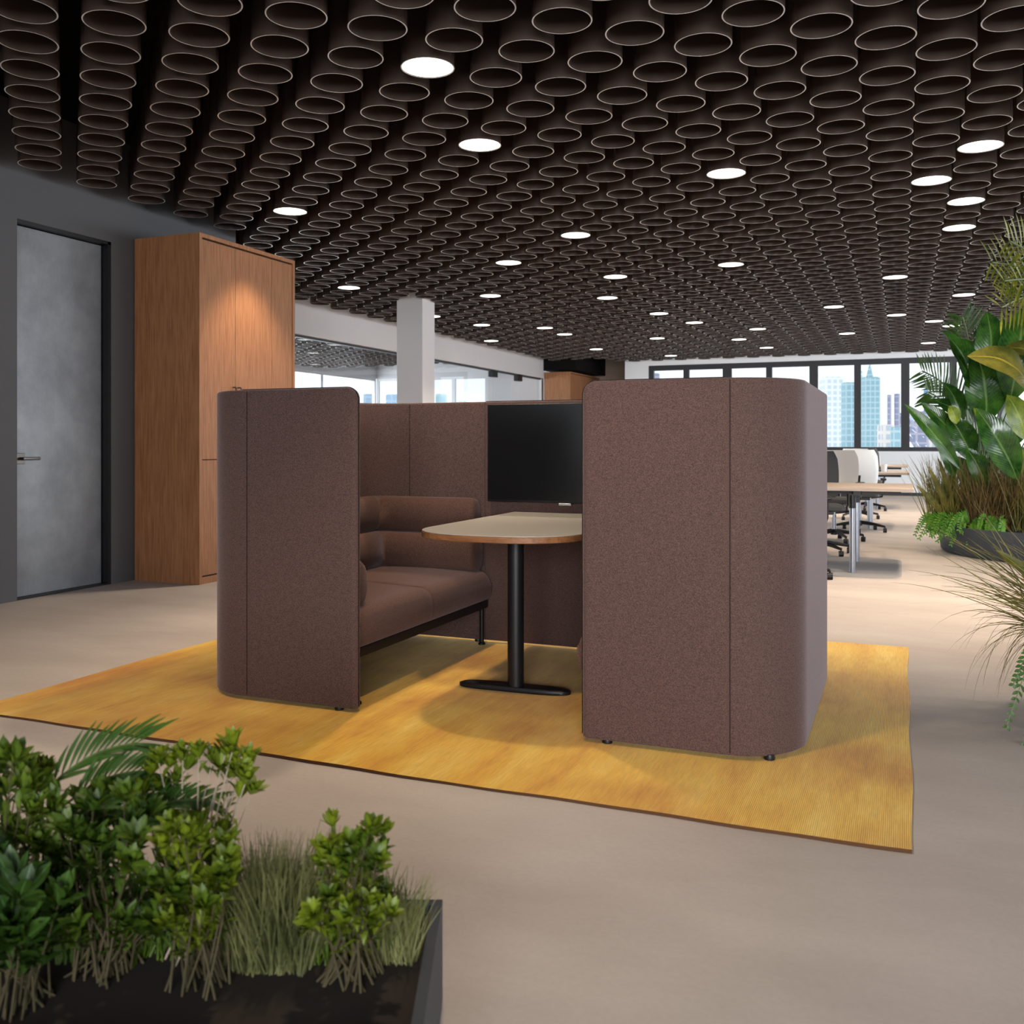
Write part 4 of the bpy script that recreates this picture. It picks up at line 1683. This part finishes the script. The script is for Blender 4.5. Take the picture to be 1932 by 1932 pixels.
# frond plant
fb = P(110, 1740, 1.72)
fb.z = FZ - 0.02
e = plant('parlour_palm', 'small palm with long green fronds arching right above the shrubs', 'plant', fb)
f = Foliage()
st = MB()
for b, t, ll in (((75, 1500), (258, 1402), 0.085), ((120, 1520), (280, 1455), 0.075), ((150, 1540), (300, 1500), 0.06), ((120, 1560), (330, 1560), 0.06), ((200, 1600), (350, 1530), 0.055), ((90, 1530), (190, 1600), 0.06), ((230, 1560), (395, 1510), 0.05)):
    B, T = P(b[0], b[1], 1.70), P(t[0], t[1], 1.78)
    pts = []
    ax = T - B
    for i in range(15):
        t_ = i / 14
        pts.append(B + ax * t_ + UPV * 0.12 * ax.length * math.sin(math.pi * t_))
    for i in range(2, 15):
        d_ = (pts[i] - pts[i - 1]).normalized()
        sd_ = d_.cross(-CAMD).normalized()
        for s_ in (-1, 1):
            dr = (sd_ * s_ * 0.45 + d_ + CAMD * random.uniform(-.4, .4)).normalized()
            f.leaf(pts[i], pts[i] + dr * ll * random.uniform(.8, 1.2), 0.009, -CAMD + UPV, nl=6, nw=2, sag=0.08, fold=0.2)
    st.tube(pts, [0.0025] * 15, seg=5)
    st.tube([fb, fb.lerp(B, .6), B], [0.005, 0.004, 0.003], seg=5)
f.build('foliage', M['leaf_dark'], e)
st.build('stem', M['stem_green'], e, smooth=True)


def gbase(x, Y):
    q = P(x, 1700, Y)
    q.z = FZ - 0.02
    return q


grass('soft_grass_tuft', 'soft hazy grey-green grass tuft in the middle of the foreground planting', [gbase(x, 1.72) for x in (470, 500, 530, 560)], 1300, 0.14, 0.235, 0.0022, 0.35, 'grass_grey', 0.45, rad=0.035)
grass('thin_grass_tuft', 'thin wispy grass at the right tip of the foreground planting', [gbase(x, 1.74) for x in (725, 745, 765)], 420, 0.09, 0.16, 0.0018, 0.5, 'grass_grey', 0.5, rad=0.025)
grass('dark_grass_tuft', 'darker fine grass under the leafy foreground shrubs', [gbase(x, 1.78) for x in (150, 250, 350, 450, 600, 690)], 1500, 0.07, 0.15, 0.003, 0.5, 'leaf_mid', 0.6, rad=0.06)

# ------------------------------------------------------------------ the city outside
M['tw_white'] = tower_mat('tower_white', lin(240, 242, 243), lin(216, 227, 233), 0.5, 0.5)  # tower tints below are paled, the distance haze mixed into their colours
M['tw_teal'] = tower_mat('tower_teal', lin(186, 210, 215), lin(158, 192, 202), 0.6, 0.5, 0.75)
M['tw_blue'] = tower_mat('tower_blue', lin(160, 184, 206), lin(132, 162, 194), 0.6, 0.5, 0.8)
M['tw_beige'] = tower_mat('tower_beige', lin(232, 224, 218), lin(196, 204, 212), 0.5, 0.5)
M['tw_mauve'] = tower_mat('tower_mauve', lin(186, 180, 194), lin(152, 155, 178), 0.37, 0.43, 0.8)


def tower(x0, x1, ytop, Y, m, label, deep=None, spire=None, name='office_tower'):
    a, b = P(x0, HZ, Y), P(x1, HZ, Y)
    ztop = CH + (HZ - ytop) / FP * Y
    w = (b - a).length
    dp = deep or w
    c = (a + b) / 2 + CAMD * dp / 2
    e = empty(name, (c.x, c.y, -80), YAW)
    tag(e, label, 'building')
    mb = MB().box((-w / 2, -dp / 2, 0), (w / 2, dp / 2, ztop + 80))
    local(mb, 'facade', m, e)
    mb = MB().box((-w / 2 * .8, -dp / 2 * .8, ztop + 80), (w / 2 * .8, dp / 2 * .8, ztop + 80 + w * 0.05))
    local(mb, 'roof', m, e)
    if spire:
        mb = MB().lathe((0, 0, 0), [(w * 0.25, ztop + 80), (w * 0.12, ztop + 80 + spire * .6), (w * 0.01, ztop + 80 + spire)], seg=8)
        local(mb, 'spire', m, e)


tower(1557, 1594, 712, 330, M['tw_white'], 'pale white tower seen in the rear window right of the pod')
tower(1595, 1618, 722, 300, M['tw_teal'], 'slim teal tower beside the pale white tower in the rear window')
tower(1520, 1556, 742, 280, M['tw_blue'], 'blue tower cut off by the pod edge in the rear window')
tower(1632, 1661, 712, 340, M['tw_teal'], 'teal tower with a stepped spire in the next rear window', spire=5.5)
tower(1620, 1631, 700, 420, M['tw_white'], 'thin pale tower behind the teal spired tower')
tower(1676, 1682, 745, 380, M['tw_mauve'], 'very thin grey tower, left of two in the rear window')
tower(1690, 1698, 743, 380, M['tw_mauve'], 'thin grey-blue tower, right of two in the rear window')
tower(1664, 1688, 802, 220, M['tw_beige'], 'low beige block in the lower part of the rear window')
tower(1686, 1702, 806, 210, M['tw_teal'], 'low teal block next to the low beige block')
tower(1712, 1752, 778, 236, M['tw_mauve'], 'mauve-grey block with banded windows behind the plant tips')
tower(1745, 1751, 735, 400, M['tw_blue'], 'thin blue tower above the mauve-grey block')
tower(1755, 1800, 800, 260, M['tw_beige'], 'beige block behind the leafy plants')
tower(1225, 1245, 705, 500, M['tw_mauve'], 'distant hazy block at the left end of the rear windows')
tower(686, 702, 744, 260, M['tw_blue'], 'low blue block seen through the glass partition left of the column')
tower(728, 752, 745, 240, M['tw_blue'], 'blue block touching the left edge of the column')
tower(822, 842, 744, 250, M['tw_teal'], 'teal block seen through the glass right of the column')
tower(850, 880, 758, 300, M['tw_white'], 'pale block farther right through the glass')
tower(600, 640, 752, 320, M['tw_white'], 'pale block behind the wardrobe edge through the glass')
